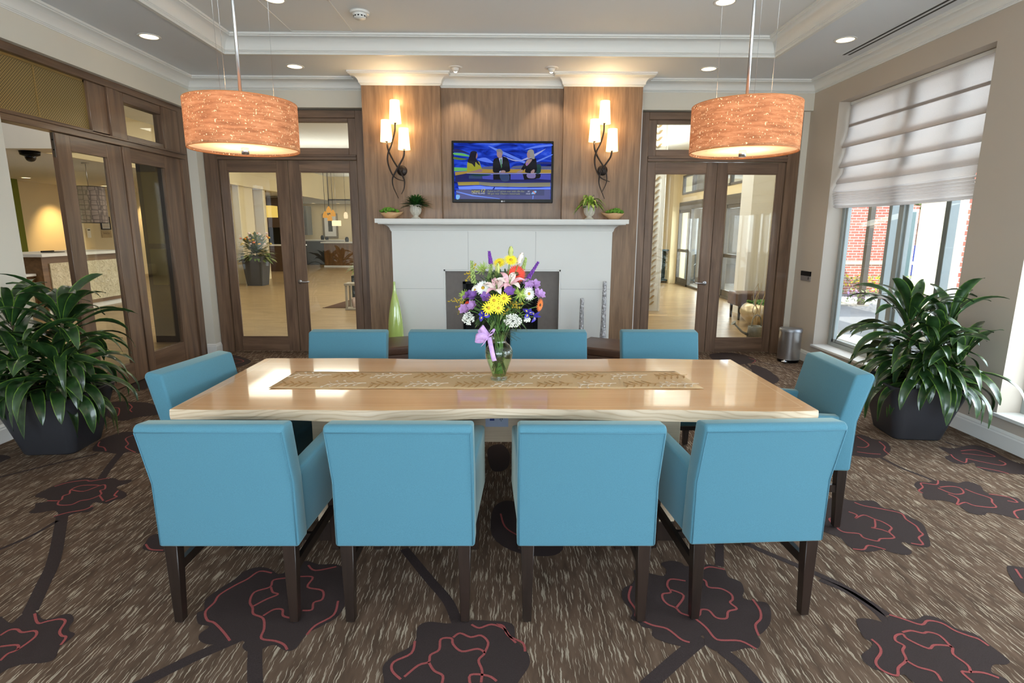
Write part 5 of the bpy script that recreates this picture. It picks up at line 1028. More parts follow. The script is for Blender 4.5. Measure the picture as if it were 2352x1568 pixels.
def bowl(x,y,s,label):
    T=thing('wooden_bowl',label,'bowl',(x,y,MZ)); m=MB(); rings=[]
    for z,a_,b_ in ((0.001,.055,.04),(.02,.075,.052),(.045,.10,.066),(.072,.120,.074),(.072,.112,.067),(.05,.095,.055),(.042,.01,.01)):
        ring=[]
        for k in range(40):
            a=2*PI*k/40; bx=a_*math.cos(a); tipx=1 if math.cos(a)*s>0 else 0; pt=max(0,math.cos(a)*s)**4
            ring.append((bx*(1+.28*pt*(z>.025)),b_*math.sin(a)*(1-.0*pt),z+(.008*pt if z>.04 else 0)-(.012*math.sin(2*a)**2*(z>.04)*.5)))
        rings.append(ring)
    m.loft(rings,0,True,True); m.build('bowl_body',M['woodbowl'],T)
    m=MB(); rnd=random.Random(int(x*50)+99)
    for i in range(60):
        a=rnd.uniform(0,2*PI); r=rnd.random()**.5; px,py=.10*r*math.cos(a)-.012*s,.06*r*math.sin(a); m.ball((px,py,.075+.035*(1-r*r)+rnd.uniform(-.006,.01)),rnd.uniform(.012,.020),6,0,(1,1,.8))
    o=m.build('moss',plain('moss_green',rgb(92,140,44),.95,var=.35,vs=90,bs=.8,bsc=120),T); o['kind']='stuff'
bowl(-1.345,6.6,1,'carved wooden bowl of green moss at the left end of the mantel')
bowl(1.215,6.6,-1,'carved wooden bowl of green moss at the right end of the mantel')
# vases standing on the floor in front of the surround
m=MB(); m.lathe(catmull([(.001,0),(.058,0),(.066,.04),(.086,.22),(.088,.40),(.076,.56),(.050,.72),(.022,.85),(.014,.92),(.013,.96),(.010,.962),(.009,.92)],4),36)
o=m.build('floor_vase',plain('lime_glaze',rgb(184,206,112),.12,var=.03,spec=.6,coat=1),loc=(-1.29,6.40,0)); tag(o,'glossy lime green bottle vase on the floor left of the fireplace','vase')
t=NT('hammered_silver'); v=coords(t,(1,1,.55)); vo=t.a('TexVoronoi'); t.l(v,vo.inputs['Vector']); vo.inputs['Scale'].default_value=62; b=bsdf(t,ramp(t,vo.outputs['Distance'],[(.1,rgb(226,226,228)[:3]),(.6,rgb(160,158,160)[:3])]),.35,.15); bump(t,b,vo.outputs['Distance'],.9,.01); M['silver']=t.m
def silver(x,y,s,label):
    m=MB(); m.lathe([(r*1.0,z*s) for r,z in catmull([(.001,0),(.105,0),(.104,.02),(.085,.10),(.055,.22),(.036,.36),(.028,.55),(.024,.80),(.022,.96),(.019,.965),(.018,.9)],5)],32); o=m.build('floor_vase',M['silver'],loc=(x,y,0)); tag(o,label,'vase')
silver(1.105,6.40,1.0,'tall silver hammered vase with flared base right of the fireplace')
silver(.855,6.42,.80,'shorter silver hammered vase left of the tall silver one')
# ottomans
M['leather']=plain('brown_leather',rgb(84,58,44),.38,var=.1,vs=14,bs=.15,bsc=160)
def ottoman(x,y,rz_,label):
    T=thing('leather_ottoman',label,'ottoman',(x,y,0),rz_,'brown leather ottomans before the fireplace')
    m=MB(); m.box(-.27,.27,-.27,.27,.05,.34); m.build('base',M['leather'],T,bevel=.012,seg=3)
    m=MB(); m.box(-.28,.28,-.28,.28,.335,.42); m.build('cushion',M['leather'],T,bevel=.022,seg=4)
    for a,b in ((-1,-1),(1,-1),(1,1),(-1,1)): m=MB(); m.tbox(a*.23,b*.23,.001,.06,.035,.045); m.build('foot',M['darkleg'],T)
ottoman(-1.10,5.68,math.radians(24),'brown leather ottoman in front of the green vase')
ottoman(1.01,5.60,math.radians(-28),'brown leather ottoman in front of the silver vases')
# ---------------- pedal bin ----------------
T=thing('pedal_bin','brushed steel pedal bin standing in the corner right of the double doors','bin',(3.40,6.62,0))
def dring(r,z,flat=.55):
    return [(r*math.cos(a),max(-r,min(r*flat+.0,r*math.sin(a))),z) for a in [2*PI*k/48 for k in range(48)]]
m=MB(); m.loft([dring(.125,.035),dring(.125,.37)],0,True,True); m.build('body',M['steel'],T,auto=40)
m=MB(); m.loft([dring(.120,.001),dring(.123,.035)],0,True,True); m.build('base_ring',M['black'],T,auto=40)
m=MB(); m.loft([dring(.129,.37),dring(.130,.395),dring(.122,.408),dring(.06,.414)],0,True,True); m.build('lid',plain('satin_lid',rgb(150,150,152),.35,.7),T,auto=40)
m=MB(); m.lathe([(.001,.02),(.035,.02),(.038,.026),(.001,.034)],20,(-.03,-.150,0)); m.tube([(-.03,-.14,.025),(-.03,-.10,.03)],.012,8); m.build('pedal',M['chrome'],T)
T.rotation_euler=(0,0,math.radians(-30))
# ---------------- big potted dracaenas ----------------
def bigleaf(mb,p,az,el,L,w,droop,twist,rnd,lim):
    n=12; P=Vector(p); rings=[]; e=el; step=L/n; cs=.93
    for i in range(n+1):
        t=i/n; d=Vector((math.cos(az)*math.cos(e),math.sin(az)*math.cos(e),math.sin(e))); up=Vector((-math.cos(az)*math.sin(e),-math.sin(az)*math.sin(e),math.cos(e))); s=Vector((-math.sin(az),math.cos(az),0))
        tw=twist*t; s2=s*math.cos(tw)+up*math.sin(tw); u2=up*math.cos(tw)-s*math.sin(tw)
        ww=w*(min(1,.22+1.6*t)*(1-t**3.2)**.8 if t<1 else 0)+.0015; fold=.22*(1-.5*t)
        wob=.004*math.sin(9*t+az*3)
        rings.append([P-s2*ww/2+u2*(ww*fold+wob),P-s2*ww*.43+u2*(ww*fold*.86+wob),P-s2*ww*.22+u2*ww*fold*.35,P,P+s2*ww*.22+u2*ww*fold*.35,P+s2*ww*.43+u2*(ww*fold*.86-wob),P+s2*ww/2+u2*(ww*fold-wob)])
        P=P+d*step; e-=droop*step/L*n/n*(.35+1.5*t); az+=twist*.02
        e=max(e,-1.5)
    for r in rings:
        for q in r:
            if lim(q): return False
    o=len(mb.v); mb.loft(rings,0,True,False,closed=False)
    # edge strips use the pale material
    base=len(mb.f)-n*6
    for i in range(n):
        mb.m[base+i*6]=1; mb.m[base+i*6+5]=1
    return True
def rrect(hw,r,z,n=8,cx=0,cy=0):
    out=[]
    for k,(sx,sy) in enumerate(((1,1),(-1,1),(-1,-1),(1,-1))):
        for i in range(n+1):
            a=k*PI/2+i/n*PI/2; out.append((cx+sx*(hw-r)+r*math.cos(a),cy+sy*(hw-r)+r*math.sin(a),z))
    return out
def dracaena(loc,rz_,label,seed,lim,hs,nl):
    T=thing('potted_dracaena',label,'potted plant',loc,rz_); H=.425
    m=MB(); m.loft([rrect(.165,.05,.0015),rrect(.175,.055,.012),rrect(.225,.07,.22),rrect(.272,.08,.40),rrect(.275,.08,.418),rrect(.268,.075,H),rrect(.255,.07,H),rrect(.25,.07,.40),rrect(.23,.06,.36)],0,True,False)
    m.f.append(tuple(range(36))[::-1]); m.m.append(0); m.s.append(False); m.build('planter',M['pot'],T,auto=50)
    m=MB(); m.loft([rrect(.235,.06,.375)],0,False,False); m.f.append(tuple(range(36))); m.m.append(0); m.s.append(False); m.build('soil',M['soil'],T)
    rnd=random.Random(seed); c=MB(); L=MB(); Rz=Matrix.Rotation(rz_,4,'Z'); Lo=Vector(loc)
    wl=lambda q: lim(Rz@Vector(q)+Lo)
    canes=[(-.10,-.07,hs[0]),(.11,-.04,hs[1]),(.0,.12,hs[2]),(-.03,-.16,hs[3]),(.13,-.15,hs[4])]
    for cx,cy,h in canes:
        tx,ty=cx*1.5,cy*1.5; c.tube([(cx*.7,cy*.7,.36),(cx,cy,(.36+h)/2),(tx,ty,h)],[.016,.014,.010],8)
        k=0; tries=0
        while k<nl and tries<nl*6:
            tries+=1; t=k/nl; zb=.40+(h-.40)*(t**.75); a=k*2.399+rnd.uniform(-.3,.3)+tries*.37; f=(zb-.36)/(h-.36)
            px,py=cx*.7+(tx-cx*.7)*f,cy*.7+(ty-cy*.7)*f
            el=.1+1.2*t**1.8+rnd.uniform(-.15,.2); LL=rnd.uniform(.40,.56)*(1 if t<.85 else .8); w=rnd.uniform(.070,.098)
            if bigleaf(L,(px+.012*math.cos(a),py+.012*math.sin(a),zb),a,el,LL,w,rnd.uniform(1.9,3.0)*(1-.5*t),rnd.uniform(-.7,.7),rnd,wl): k+=1
    c.build('cane',M['cane'],T); L.build('foliage',[M['leaf'],M['leafedge']],T)
dracaena((-3.20,3.86,0),math.radians(4),'large leafy dracaena in a tapered charcoal pot by the left wall opening',3,lambda q:q[0]<-3.69 or q[2]<.05 or (q[0]>-2.35),(.98,1.0,.90,.72,.66),34)
dracaena((3.12,4.16,0),math.radians(-6),'large leafy dracaena in a tapered charcoal pot by the right window',8,lambda q:q[0]>3.575 or q[2]<.12 or q[0]<2.3,(.95,.93,.90,.74,.68),34)

# ---------------- lobby shell ----------------
LZ=2.75; LH=3.7
w=MB(); w.box(-16,-12.7,14.6,28,0,LZ); w.box(-16,-12.25,7.3,14.6,0,LZ); w.box(-16,-15.8,-3,7.3,0,LH); w.box(-16,-3.9,-3.2,-3,0,LH); w.box(-12.7,5.3,27.4,28,0,LH)
struct('wall_lobby_far',w,M['cream'])
w=MB(); w.box(-12.255,-12.245,10.5,14.6,0,LZ); w.box(-12.7,-12.245,14.6,14.62,0,LZ); o=struct('wall_lobby_accent',w,plain('olive_green_paint',rgb(104,112,20),.7,var=.02))
w=MB(); w.box(-16,-7.56,9.145,28,LZ,LZ+.05); w.box(-7.55,5.05,24.2,28,LZ,LZ+.05); struct('ceiling_lobby_low',w,M['ceil'])
w=MB(); w.box(-16,5.3,7.25,28,LH,LH+.05); w.box(-16,-3.9,-3,7.25,LH,LH+.05); struct('ceiling_lobby',w,M['ceil'])
w=MB(); w.box(-16,-6.85,9.1,9.14,LZ,LH); w.box(-7.55,-6.85,9.14,9.62,LZ,LH); w.box(-7.56,-7.52,9.625,24.2,LZ,LH,1); w.box(-7.52,5.05,24.2,24.24,LZ,LH,1); struct('trim_5',w,[M['wall'],M['cream']])
# wall and column between entrance and dining
w=MB(); w.box(5.05,5.3,16.9,19.2,0,LH); w.box(5.05,5.3,9.2,12.1,0,LH); w.prism([(3.87,7.25),(4.12,7.25),(5.3,9.2),(5.05,9.2)],0,LH,'Z'); w.box(5.05,5.3,12.1,16.9,3.1,LH); w.box(5.05,5.3,12.1,16.9,2.36,2.57); w.box(5.05,5.3,12.1,12.38,2.57,3.1); w.box(5.05,5.3,16.7,16.9,2.57,3.1); w.box(4.85,5.05,16.95,17.4,0,LH)
w.box(5.6,9,19.2,19.4,0,.9); w.box(3.2,4.6,19.2,19.4,0,LH);w.box(4.6,5.6,19.2,19.4,2.9,LH); w.box(4.6,5.6,19.2,19.4,0,.6)
struct('wall_lobby_right',w,M['cream'])
w=MB(); w.box(4.4,5.04,10.4,10.9,0,LH); struct('wall_lobby_column',w,M['white'])
w=MB(); w.box(-7.9,-7.6,16.4,17.3,0,LZ+.9); w.box(-8.9,-7.6,18.0,18.2,0,LZ); struct('wall_lobby_pier',w,M['cream'])
base('baseboard_lobby',[(-7.6,16.4),(-7.6,17.3)],1)
# far window beyond the column
w=MB(); w.box(4.6,4.66,19.2,19.3,.6,2.9); w.box(5.54,5.6,19.2,19.3,.6,2.9); w.box(4.6,5.6,19.2,19.3,.6,.66); w.box(4.6,5.6,19.2,19.3,2.84,2.9); w.box(5.28,5.33,19.2,19.3,.6,2.9)
o=struct('window_6',w,M['alum']); g=MB(); g.box(4.66,5.54,19.24,19.245,.66,2.84); g.build('window_glass',M['glass'],o)
T=thing('roman_shade','pale roman shade half drawn over the far lobby window','window shade',(5.1,19.06,0)); m=MB(); m.prism([(0,2.85),(-.01,2.5),(-.04,2.42),(-.005,2.44),(-.05,2.28),(.0,2.30),(.01,2.85)],-.45,.45,'X'); m.build('shade_cloth',M['shade'],T)
# sliding entrance doors (X = 5.05)
M['bframe']=plain('bronze_frame',rgb(92,86,78),.4,.4,var=.05)
w=MB(); X=5.03
w.box(X,X+.12,12.1,16.9,2.14,2.36)
for a,b in ((12.1,12.16),(13.24,13.38),(14.55,14.70),(15.78,15.9),(16.84,16.9)): w.box(X,X+.1,a,b,0,2.14)
w.box(X,X+.1,12.1,16.9,0,.06)
for a,b in ((12.16,13.24),(15.9,16.84)): w.box(X+.02,X+.07,a,b,.06,.20); w.box(X+.02,X+.07,a,b,.95,1.03); w.box(X+.02,X+.07,a,b,2.06,2.14)
o=struct('door_3',w,M['bframe'],bevel=.003,seg=1); g=MB(); g.box(X+.04,X+.045,12.16,16.84,.06,2.14); g.build('door_glass',M['glass'],o)
w=MB()
for a,b in ((12.38,14.82-.9),(14.82,16.7)): w.box(X,X+.08,a,b,2.57,2.62); w.box(X,X+.08,a,b,3.05,3.1); w.box(X,X+.08,a,a+.05,2.57,3.1); w.box(X,X+.08,b-.05,b,2.57,3.1); w.box(X,X+.08,(a+b)/2-.03,(a+b)/2+.03,2.57,3.1)
w.box(X,X+.2,13.92,14.82,2.57,3.1,1)
o=struct('window_7',w,[M['bframe'],M['cream']]); g=MB(); g.box(X+.04,X+.045,12.38,16.7,2.6,3.08); g.build('window_glass',M['glass'],o)
# vestibule beyond with second doors
w=MB(); w.box(7.6,7.7,12.0,17.0,2.2,2.5); 
for a in (12.0,13.2,14.4,15.6,16.9): w.box(7.6,7.7,a,a+.1,0,2.2)
w.box(5.3,7.7,11.9,12.0,2.3,3.2); w.box(5.3,7.7,16.95,17.05,0,3.2); o=struct('door_4',w,M['bframe'])
w=MB(); w.box(5.05,7.8,12.0,17,-.12,-.005); struct('ground',w,plain('entrance_paving',rgb(150,146,138),.9,var=.08,vs=3))
# ---------------- lobby furniture ----------------
def st(name,mb,mat,label,cat,**k): o=mb.build(name,mat,**k); return tag(o,label,cat)
T=thing('reception_desk','reception desk with textured cream panels, dark wood trim and white top','reception desk',(-8.2,11.1,0))
M['texpanel']=NT('textured_panel'); t=M['texpanel']; v=coords(t); f=noise(t,v,9,4,.6,1.5); b=bsdf(t,ramp(t,f,[(.3,rgb(196,184,150)[:3]),(.7,rgb(230,222,196)[:3])]),.6); bump(t,b,f,.9,.06); M['texpanel']=t.m
M['deskwood']=wood('desk_wood',rgb(92,66,40)[:3],rgb(130,98,64)[:3],'Y',.4)
m=MB(); m.box(-1.0,-.02,-1.05,1.15,.10,1.05); m.build('carcass',M['deskwood'],T)
m=MB(); m.box(-.02,0,-.9,1.0,.17,.93); m.build('panel',M['texpanel'],T)
m=MB(); m.box(-.95,-.05,-1.0,1.1,.002,.10); m.build('plinth',M['white'],T)
m=MB(); m.box(-1.05,.06,-1.12,1.2,1.05,1.105); m.build('countertop',M['white'],T,bevel=.004,seg=1)
m=MB(); m.box(-1.4,-.2,-2.4,-1.05,.10,.72); m.build('side_carcass',M['deskwood'],T); m=MB(); m.box(-.2,-.18,-2.25,-1.12,.17,.62); m.build('side_panel',M['texpanel'],T); m=MB(); m.box(-1.45,-.14,-2.45,-1.06,.72,.76); m.build('side_countertop',M['white'],T); m=MB(); m.box(-1.4,-.3,-2.4,-1.05,.002,.1); m.build('side_plinth',M['white'],T)
m=MB(); m.box(-1.7,-1.45,-2.45,-1.1,.002,1.0); m.build('rear_panel',M['texpanel'],T); m=MB(); m.box(-1.78,-1.4,-2.5,-1.06,1.0,1.05); m.build('rear_countertop',M['white'],T)
m=MB(); m.box(-.11,.11,-.15,.15,0,.012); m.box(-.11,-.09,-.15,.15,.012,.03); st('desk_tablet',m,M['black'],'thin black tablet lying on the white reception counter','tablet',loc=(-8.55,10.75,1.1065),bevel=.002,seg=1)
def framed(x,y,z,wd,ht,axis,label,mats,mat_in):
    T=thing('framed_picture',label,'picture',(x,y,z)); 
    def bb(a0,a1,z0,z1,d0,d1):
        m=MB()
        if axis=='X': m.box(d0,d1,a0,a1,z0,z1)
        else: m.box(a0,a1,-d1,-d0,z0,z1)
        return m
    f=MB(); t=.12*min(wd,ht) if axis=='Y' else .03
    for a in ((-wd/2,wd/2,-ht/2,-ht/2+t),(-wd/2,wd/2,ht/2-t,ht/2),(-wd/2,-wd/2+t,-ht/2+t,ht/2-t),(wd/2-t,wd/2,-ht/2+t,ht/2-t)):
        q=bb(a[0],a[1],a[2],a[3],.0,.03); f.add(q.v,q.f)
    f.build('frame',mats,T); bb(-wd/2+t,wd/2-t,-ht/2+t,ht/2-t,0,.015).build('mount',M['white'],T)
    k=.24 if axis=='Y' else .1; bb(-wd/2+t+k*wd,wd/2-t-k*wd,-ht/2+t+k*ht*.8,ht/2-t-k*ht*.8,.015,.017).build('print',mat_in,T); return T
framed(-12.69,18.18,1.72,.42,.40,'X','black framed certificate on the cream wall behind the reception desk',M['black'],plain('certificate',rgb(206,200,188),.6,var=.06,vs=30))
T=thing('room_sign','small beige PANTRY sign under the framed certificate','sign',(-12.69,18.18,1.38)); m=MB(); m.box(0,.015,-.22,.22,-.11,.11); m.build('plate',plain('sign_beige',rgb(186,164,120),.5),T)
m=MB(); text_mb(m,'PANTRY',.085,Matrix(((0,0,1,.017),(1,0,0,0),(0,1,0,.02),(0,0,0,1)))); m.build('lettering',plain('sign_letters',rgb(110,92,60),.5),T)
T=thing('wall_switch','small white wall switch panel left of the PANTRY sign','wall control',(-12.69,17.4,1.42)); m=MB(); m.box(0,.03,-.07,.07,-.14,.14); m.build('plate',M['white'],T); m=MB(); m.box(.03,.034,-.05,.05,.07,.11); m.build('display',M['black'],T)
# patterned drum over the desk
t=NT('patterned_drum'); v=coords(t); wv=t.a('TexWave',wave_type='BANDS',bands_direction='Z'); t.l(v,wv.inputs[0]); wv.inputs['Scale'].default_value=5; wv.inputs['Distortion'].default_value=0
vo=t.a('TexVoronoi',feature='DISTANCE_TO_EDGE'); t.l(v,vo.inputs['Vector']); vo.inputs['Scale'].default_value=11; vo.inputs['Randomness'].default_value=0.2
mx=t.a('MixRGB',blend_type='MULTIPLY'); mx.inputs[0].default_value=.4; t.l(ramp(t,vo.outputs[0],[(.03,rgb(96,84,80)[:3]),(.12,rgb(142,126,118)[:3])]),mx.inputs[1]); t.l(ramp(t,wv.outputs[0],[(.05,(.5,.5,.5)),(.2,(1,1,1))]),mx.inputs[2]); bsdf(t,mx.outputs[0],.8); M['pattern']=t.m
T=thing('drum_pendant','tall grey patterned drum pendant hanging over the reception desk','pendant lamp',(-7.9,11,1.65)); m=MB(); m.lathe([(.25,0),(.25,.67),(.245,.67),(.245,0)],40); m.build('lamp_shade',M['pattern'],T)
m=MB(); m.tube([(0,0,.67),(0,0,LZ-1.65)],.006,6); m.build('rod',M['steel'],T); m=MB(); m.tube([(0,0,LZ-1.67),(0,0,LZ-1.65)],.06,16); m.build('ceiling_canopy',M['steel'],T); m=MB(); m.tube([(.25*math.cos(a),.25*math.sin(a),.665) for a in [2*PI*k/40 for k in range(41)]],.006,5);m.tube([(.25*math.cos(a),.25*math.sin(a),.005) for a in [2*PI*k/40 for k in range(41)]],.006,5); m.build('shade_rim',M['black'],T)
T=thing('dome_camera','black dome security camera on the lobby ceiling','security camera',(-7.62,9.42,LZ)); m=MB(); m.lathe([(.001,0),(.14,0),(.13,-.06),(.08,-.08),(.001,-.08)],24); m.build('housing',M['black'],T); m=MB(); m.ball((0,0,-.09),.075,12); m.build('dome',plain('dark_dome',rgb(10,10,14),.05),T)
for x,y,lab in ((-11.67,14.2,'recessed downlight in the lobby ceiling before the green wall'),(-11.58,16.77,'recessed downlight in the lobby ceiling right of the patterned drum lamp'),(-9.05,26.95,'recessed downlight in the far lobby ceiling above the framed dark print'),(-7.9,26.95,'recessed downlight in the far lobby ceiling right of the amber lamps')): downlight(x,y,LZ,lab,'recessed downlights in the lobby ceiling',0,.1)
spot('wall_wash_lamp',(-11.9,16.0,2.70),(-.35,.1,-1),170,80,(1,.66,.28),.05,.9)
spot('wall_wash_lamp',(-12.2,20.3,2.70),(-.3,-.1,-1),90,80,(1,.72,.4),.05,.9)
# dark clad pillar seen through the side panel
m=MB(); m.box(-4.88,-4.2,7.7,8.1,0,2.62); o=struct('wall_lobby_dark',m,plain('dark_pillar',rgb(58,54,50),.45,var=.06,vs=3))
m=MB(); m.box(-4.8,-4.6,7.66,7.7,1.35,2.4); m.box(-4.8,-4.6,7.66,7.7,.8,1.28); st('wall_panel',m,plain('olive_panel',rgb(92,84,56),.6),'pair of dull olive panels on the dark pillar in the lobby','wall panel')
# tall grey planter with flowers
T=thing('tall_planter','tall grey tapered planter with dried flowers inside the lobby','planter',(-7.05,15.95,0)); m=MB(); m.loft([rrect(.22,.03,.002),rrect(.30,.03,.82),rrect(.26,.03,.82),rrect(.25,.03,.75)],0,False,True); m.build('planter_body',plain('grey_planter',rgb(70,70,71),.5),T)
m=MB(); rnd=random.Random(9)
for i in range(420):
    a=rnd.uniform(0,2*PI); e=rnd.uniform(-.3,1.4); r=rnd.uniform(.05,.5); d=Vector((math.cos(a)*math.cos(e),math.sin(a)*math.cos(e),math.sin(e))); blade(m,Vector((d.x*r*.9,d.y*r*.6,.85+max(-.15,d.z*r))),d,rnd.uniform(.15,.28),.07,rnd.choice((0,0,0,1)),.3,3)
m.build('foliage',[leafm('lobby_leaf',rgb(60,84,44)[:3],rgb(110,130,74)[:3],.6),leafm('lobby_leaf_pale',rgb(110,120,70)[:3],rgb(150,150,90)[:3],.6)],T)
m=MB()
for i in range(60):
    a=rnd.uniform(0,2*PI); r=rnd.uniform(0,.42); z=1.12+rnd.uniform(0,.33); m.ball((r*math.cos(a),r*math.sin(a),z),rnd.uniform(.02,.045),5,rnd.choice((0,1,2)),(1,1,.7))
m.build('blossoms',[M['gerbera_orange'],M['lily_white'],M['gold']],T)
# square yellow pendant
T=thing('square_pendant','square yellow lit pendant in the lobby left of centre','pendant lamp',(-7.3,17.2,1.93)); ysh=emis('yellow_shade_glow',rgb(248,206,104),.7)
m=MB(); m.box(-.34,.34,-.26,.26,0,.36); m.build('lamp_shade',ysh,T); m=MB(); m.tube([(0,0,.36),(0,0,LZ-1.93)],.008,6); m.build('rod',M['steel'],T); m=MB(); m.box(-.2,.2,-.2,.2,LZ-1.96,LZ-1.93); m.build('ceiling_canopy',M['brass'],T)
T.location=(-7.85,18.6,1.93)
# storefront side window at left of the lobby view
w=MB(); w.box(-8.6,-8.5,17.55,17.62,0,2.45); w.box(-8.02,-7.92,17.55,17.65,0,2.5); w.box(-8.6,-7.92,17.55,17.62,2.35,2.45); w.box(-8.6,-7.92,17.55,17.62,0,.1); o=struct('window_8',w,plain('mahogany_frame',rgb(70,34,30),.4)); g=MB(); g.box(-8.5,-8.02,17.58,17.585,.1,2.35); g.build('window_glass',M['glass'],o)
# hutch with tall doors
T=thing('tall_cabinet','tall dark brown cabinet with a lit niche in the far lobby','cabinet',(-9.05,21.3,0)); m=MB(); m.box(-.2,1.3,0,.6,.002,.95); m.box(-.2,1.3,0,.5,1.62,2.7); m.box(-.2,-.1,0,.6,.95,1.62); m.box(1.2,1.3,0,.6,.95,1.62); m.build('cabinet_body',plain('dark_cabinet',rgb(66,42,26),.45,var=.1),T); m=MB(); m.box(-.25,1.35,-.05,.6,.95,1.0); m.build('countertop',M['white'],T); m=MB(); m.box(-.1,1.2,.45,.5,1.0,1.62); m.build('niche_back',M['black'],T)
# framed art, bar counters
framed(-8.45,27.38,1.73,.72,1.15,'Y','large framed dark print on the far lobby wall',plain('pewter_frame',rgb(132,120,100),.5,.2),plain('dark_print',rgb(60,62,56),.5,var=.5,vs=8))
M['barwood']=wood('bar_wood',rgb(96,66,38)[:3],rgb(132,96,58)[:3],'Z',.4)
T=thing('bar_counter','brown wooden bar counter with pale top in the far lobby','bar counter',(-6.6,24.0,0)); m=MB(); m.box(-1.05,1.6,-.25,.45,.08,1.0); m.build('counter_body',M['barwood'],T); m=MB(); m.box(-1.15,1.7,-.35,.55,1.0,1.05); m.build('countertop',M['white'],T); m=MB(); m.box(-1.08,1.63,-.28,.4,.002,.08); m.build('plinth',M['white'],T)
T=thing('dark_counter','darker counter with shelves left of the bar in the far lobby','counter',(-8.3,25.6,0)); m=MB(); m.box(-1.3,.8,0,.6,.002,1.05); m.build('counter_body',plain('slate_counter',rgb(62,64,68),.4,var=.1),T); m=MB(); m.box(-1.4,1.0,-.1,.7,1.05,1.1); m.build('countertop',M['white'],T)
m=MB(); m.box(-9.9,-9.15,26.2,26.9,1.3,2.6); o=st('wall_cabinet',m,plain('glass_cabinet_grey',rgb(96,98,96),.3),'grey wall cabinet left of the framed dark print','cabinet')
for x,z,h,lab in ((-8.35,1.1,.2,'dark jar on the left counter of the far bar'),(-8.15,1.1,.14,'short dark pot on the left counter of the far bar'),(-6.75,1.05,.2,'dark box shaped machine on the brown bar counter')):
    m=MB(); m.lathe([(.001,0),(.07,0),(.08,h*.6),(.05,h),(.001,h)],12); st('counter_jar',m,M['black'],lab,'jar',loc=(x,25.8 if z>1.07 else 24.0,z+.001))
M['amber']=emis('amber_glass_glow',rgb(236,160,52),.6)
T=thing('amber_pendant_cluster','cluster of amber glass pendants hanging over the lobby bar','pendant lamp',(-6.2,20,0)); m=MB(); m.box(-.22,.22,-.12,.12,3.66,3.699); m.build('ceiling_plate',M['bronze'],T)
for dx,dz in ((-.13,1.95),(.0,2.12),(.14,2.0),(.02,1.85)):
    m=MB(); m.lathe([(.02,.22),(.05,.17),(.08,.10),(.085,.0),(.075,0)],16,(dx,0,dz)); p_=m.build('glass_shade',M['amber'],T); m=MB(); m.ball((dx,0,dz+.04),.035,8); m.build('bulb',M['bulbglow'],p_); m=MB(); m.tube([(dx,0,dz+.22),(dx,0,3.66)],.009,5); m.build('rod',M['bronze'],T)
T=thing('drum_pendant','small cream drum pendant lit over the bar','pendant lamp',(-6.55,22,1.69)); m=MB(); m.lathe([(.001,0),(.17,0),(.17,.2),(.001,.2)],28); m.build('lamp_shade',emis('cream_shade_glow',rgb(255,226,178),1.0),T); m=MB(); m.tube([(0,0,.2),(0,0,LH-1.69)],.006,5); m.build('rod',M['steel'],T)
T=thing('mini_pendant','slim frosted glass pendant right of the cream drum','pendant lamp',(-5.62,20,1.93)); m=MB(); m.lathe([(.001,0),(.06,0),(.07,.1),(.05,.2),(.001,.22)],16); m.build('glass_shade',emis('frosted_glow',rgb(250,214,170),.9),T); m=MB(); m.tube([(0,0,.22),(0,0,LH-1.93)],.005,5); m.build('cord',M['black'],T)
# rug, lantern, plant stand
m=MB(); m.add([(-3.72,11.24,.002),(-2.2,11.24,.002),(-1.7,13.4,.002),(-3.4,13.7,.002)],[(0,1,2,3)],0); m.box(-3.72,-2.2,11.24,11.26,.002,.008); st('lobby_rug',m,plain('rug_brown',rgb(84,56,38),.95,var=.3,vs=30),'dark brown rug on the lobby floor beyond the left double doors','rug')
T=thing('candle_lantern','grey wooden candle lantern on the lobby floor','lantern',(-3.02,11.1,0)); m=MB(); 
for a in(-1,1):
    for b in(-1,1): m.box(a*.13-.02,a*.13+.02,b*.13-.02,b*.13+.02,.03,.48)
m.box(-.16,.16,-.16,.16,.002,.03); m.box(-.16,.16,-.16,.16,.48,.52); m.build('lantern_frame',plain('grey_washed_wood',rgb(168,160,146),.7,var=.1),T); m=MB(); m.lathe([(.001,0),(.05,0),(.05,.2),(.001,.2)],16,(0,0,.031)); m.build('candle',M['lily_white'],T)
T=thing('potted_plant','green leafy plant on a dark stand beside the lantern','potted plant',(-3.05,11.7,0)); m=MB(); m.box(-.15,.15,-.15,.15,.002,.62); m.build('stand',plain('dark_stand',rgb(58,64,66),.5),T); m=MB(); m.lathe([(.001,.62),(.08,.62),(.11,.76),(.001,.76)],16); m.build('pot',M['silver'],T)
m=MB(); rnd=random.Random(6)
for i in range(60):
    a=rnd.uniform(0,2*PI); e=rnd.uniform(.1,1.4); blade(m,(0,0,.76),(math.cos(a)*math.cos(e),math.sin(a)*math.cos(e),math.sin(e)),rnd.uniform(.2,.36),.05,0,.5,5)
m.build('foliage',leafm('stand_plant_leaf',rgb(80,110,40)[:3],rgb(150,170,70)[:3],.5),T)
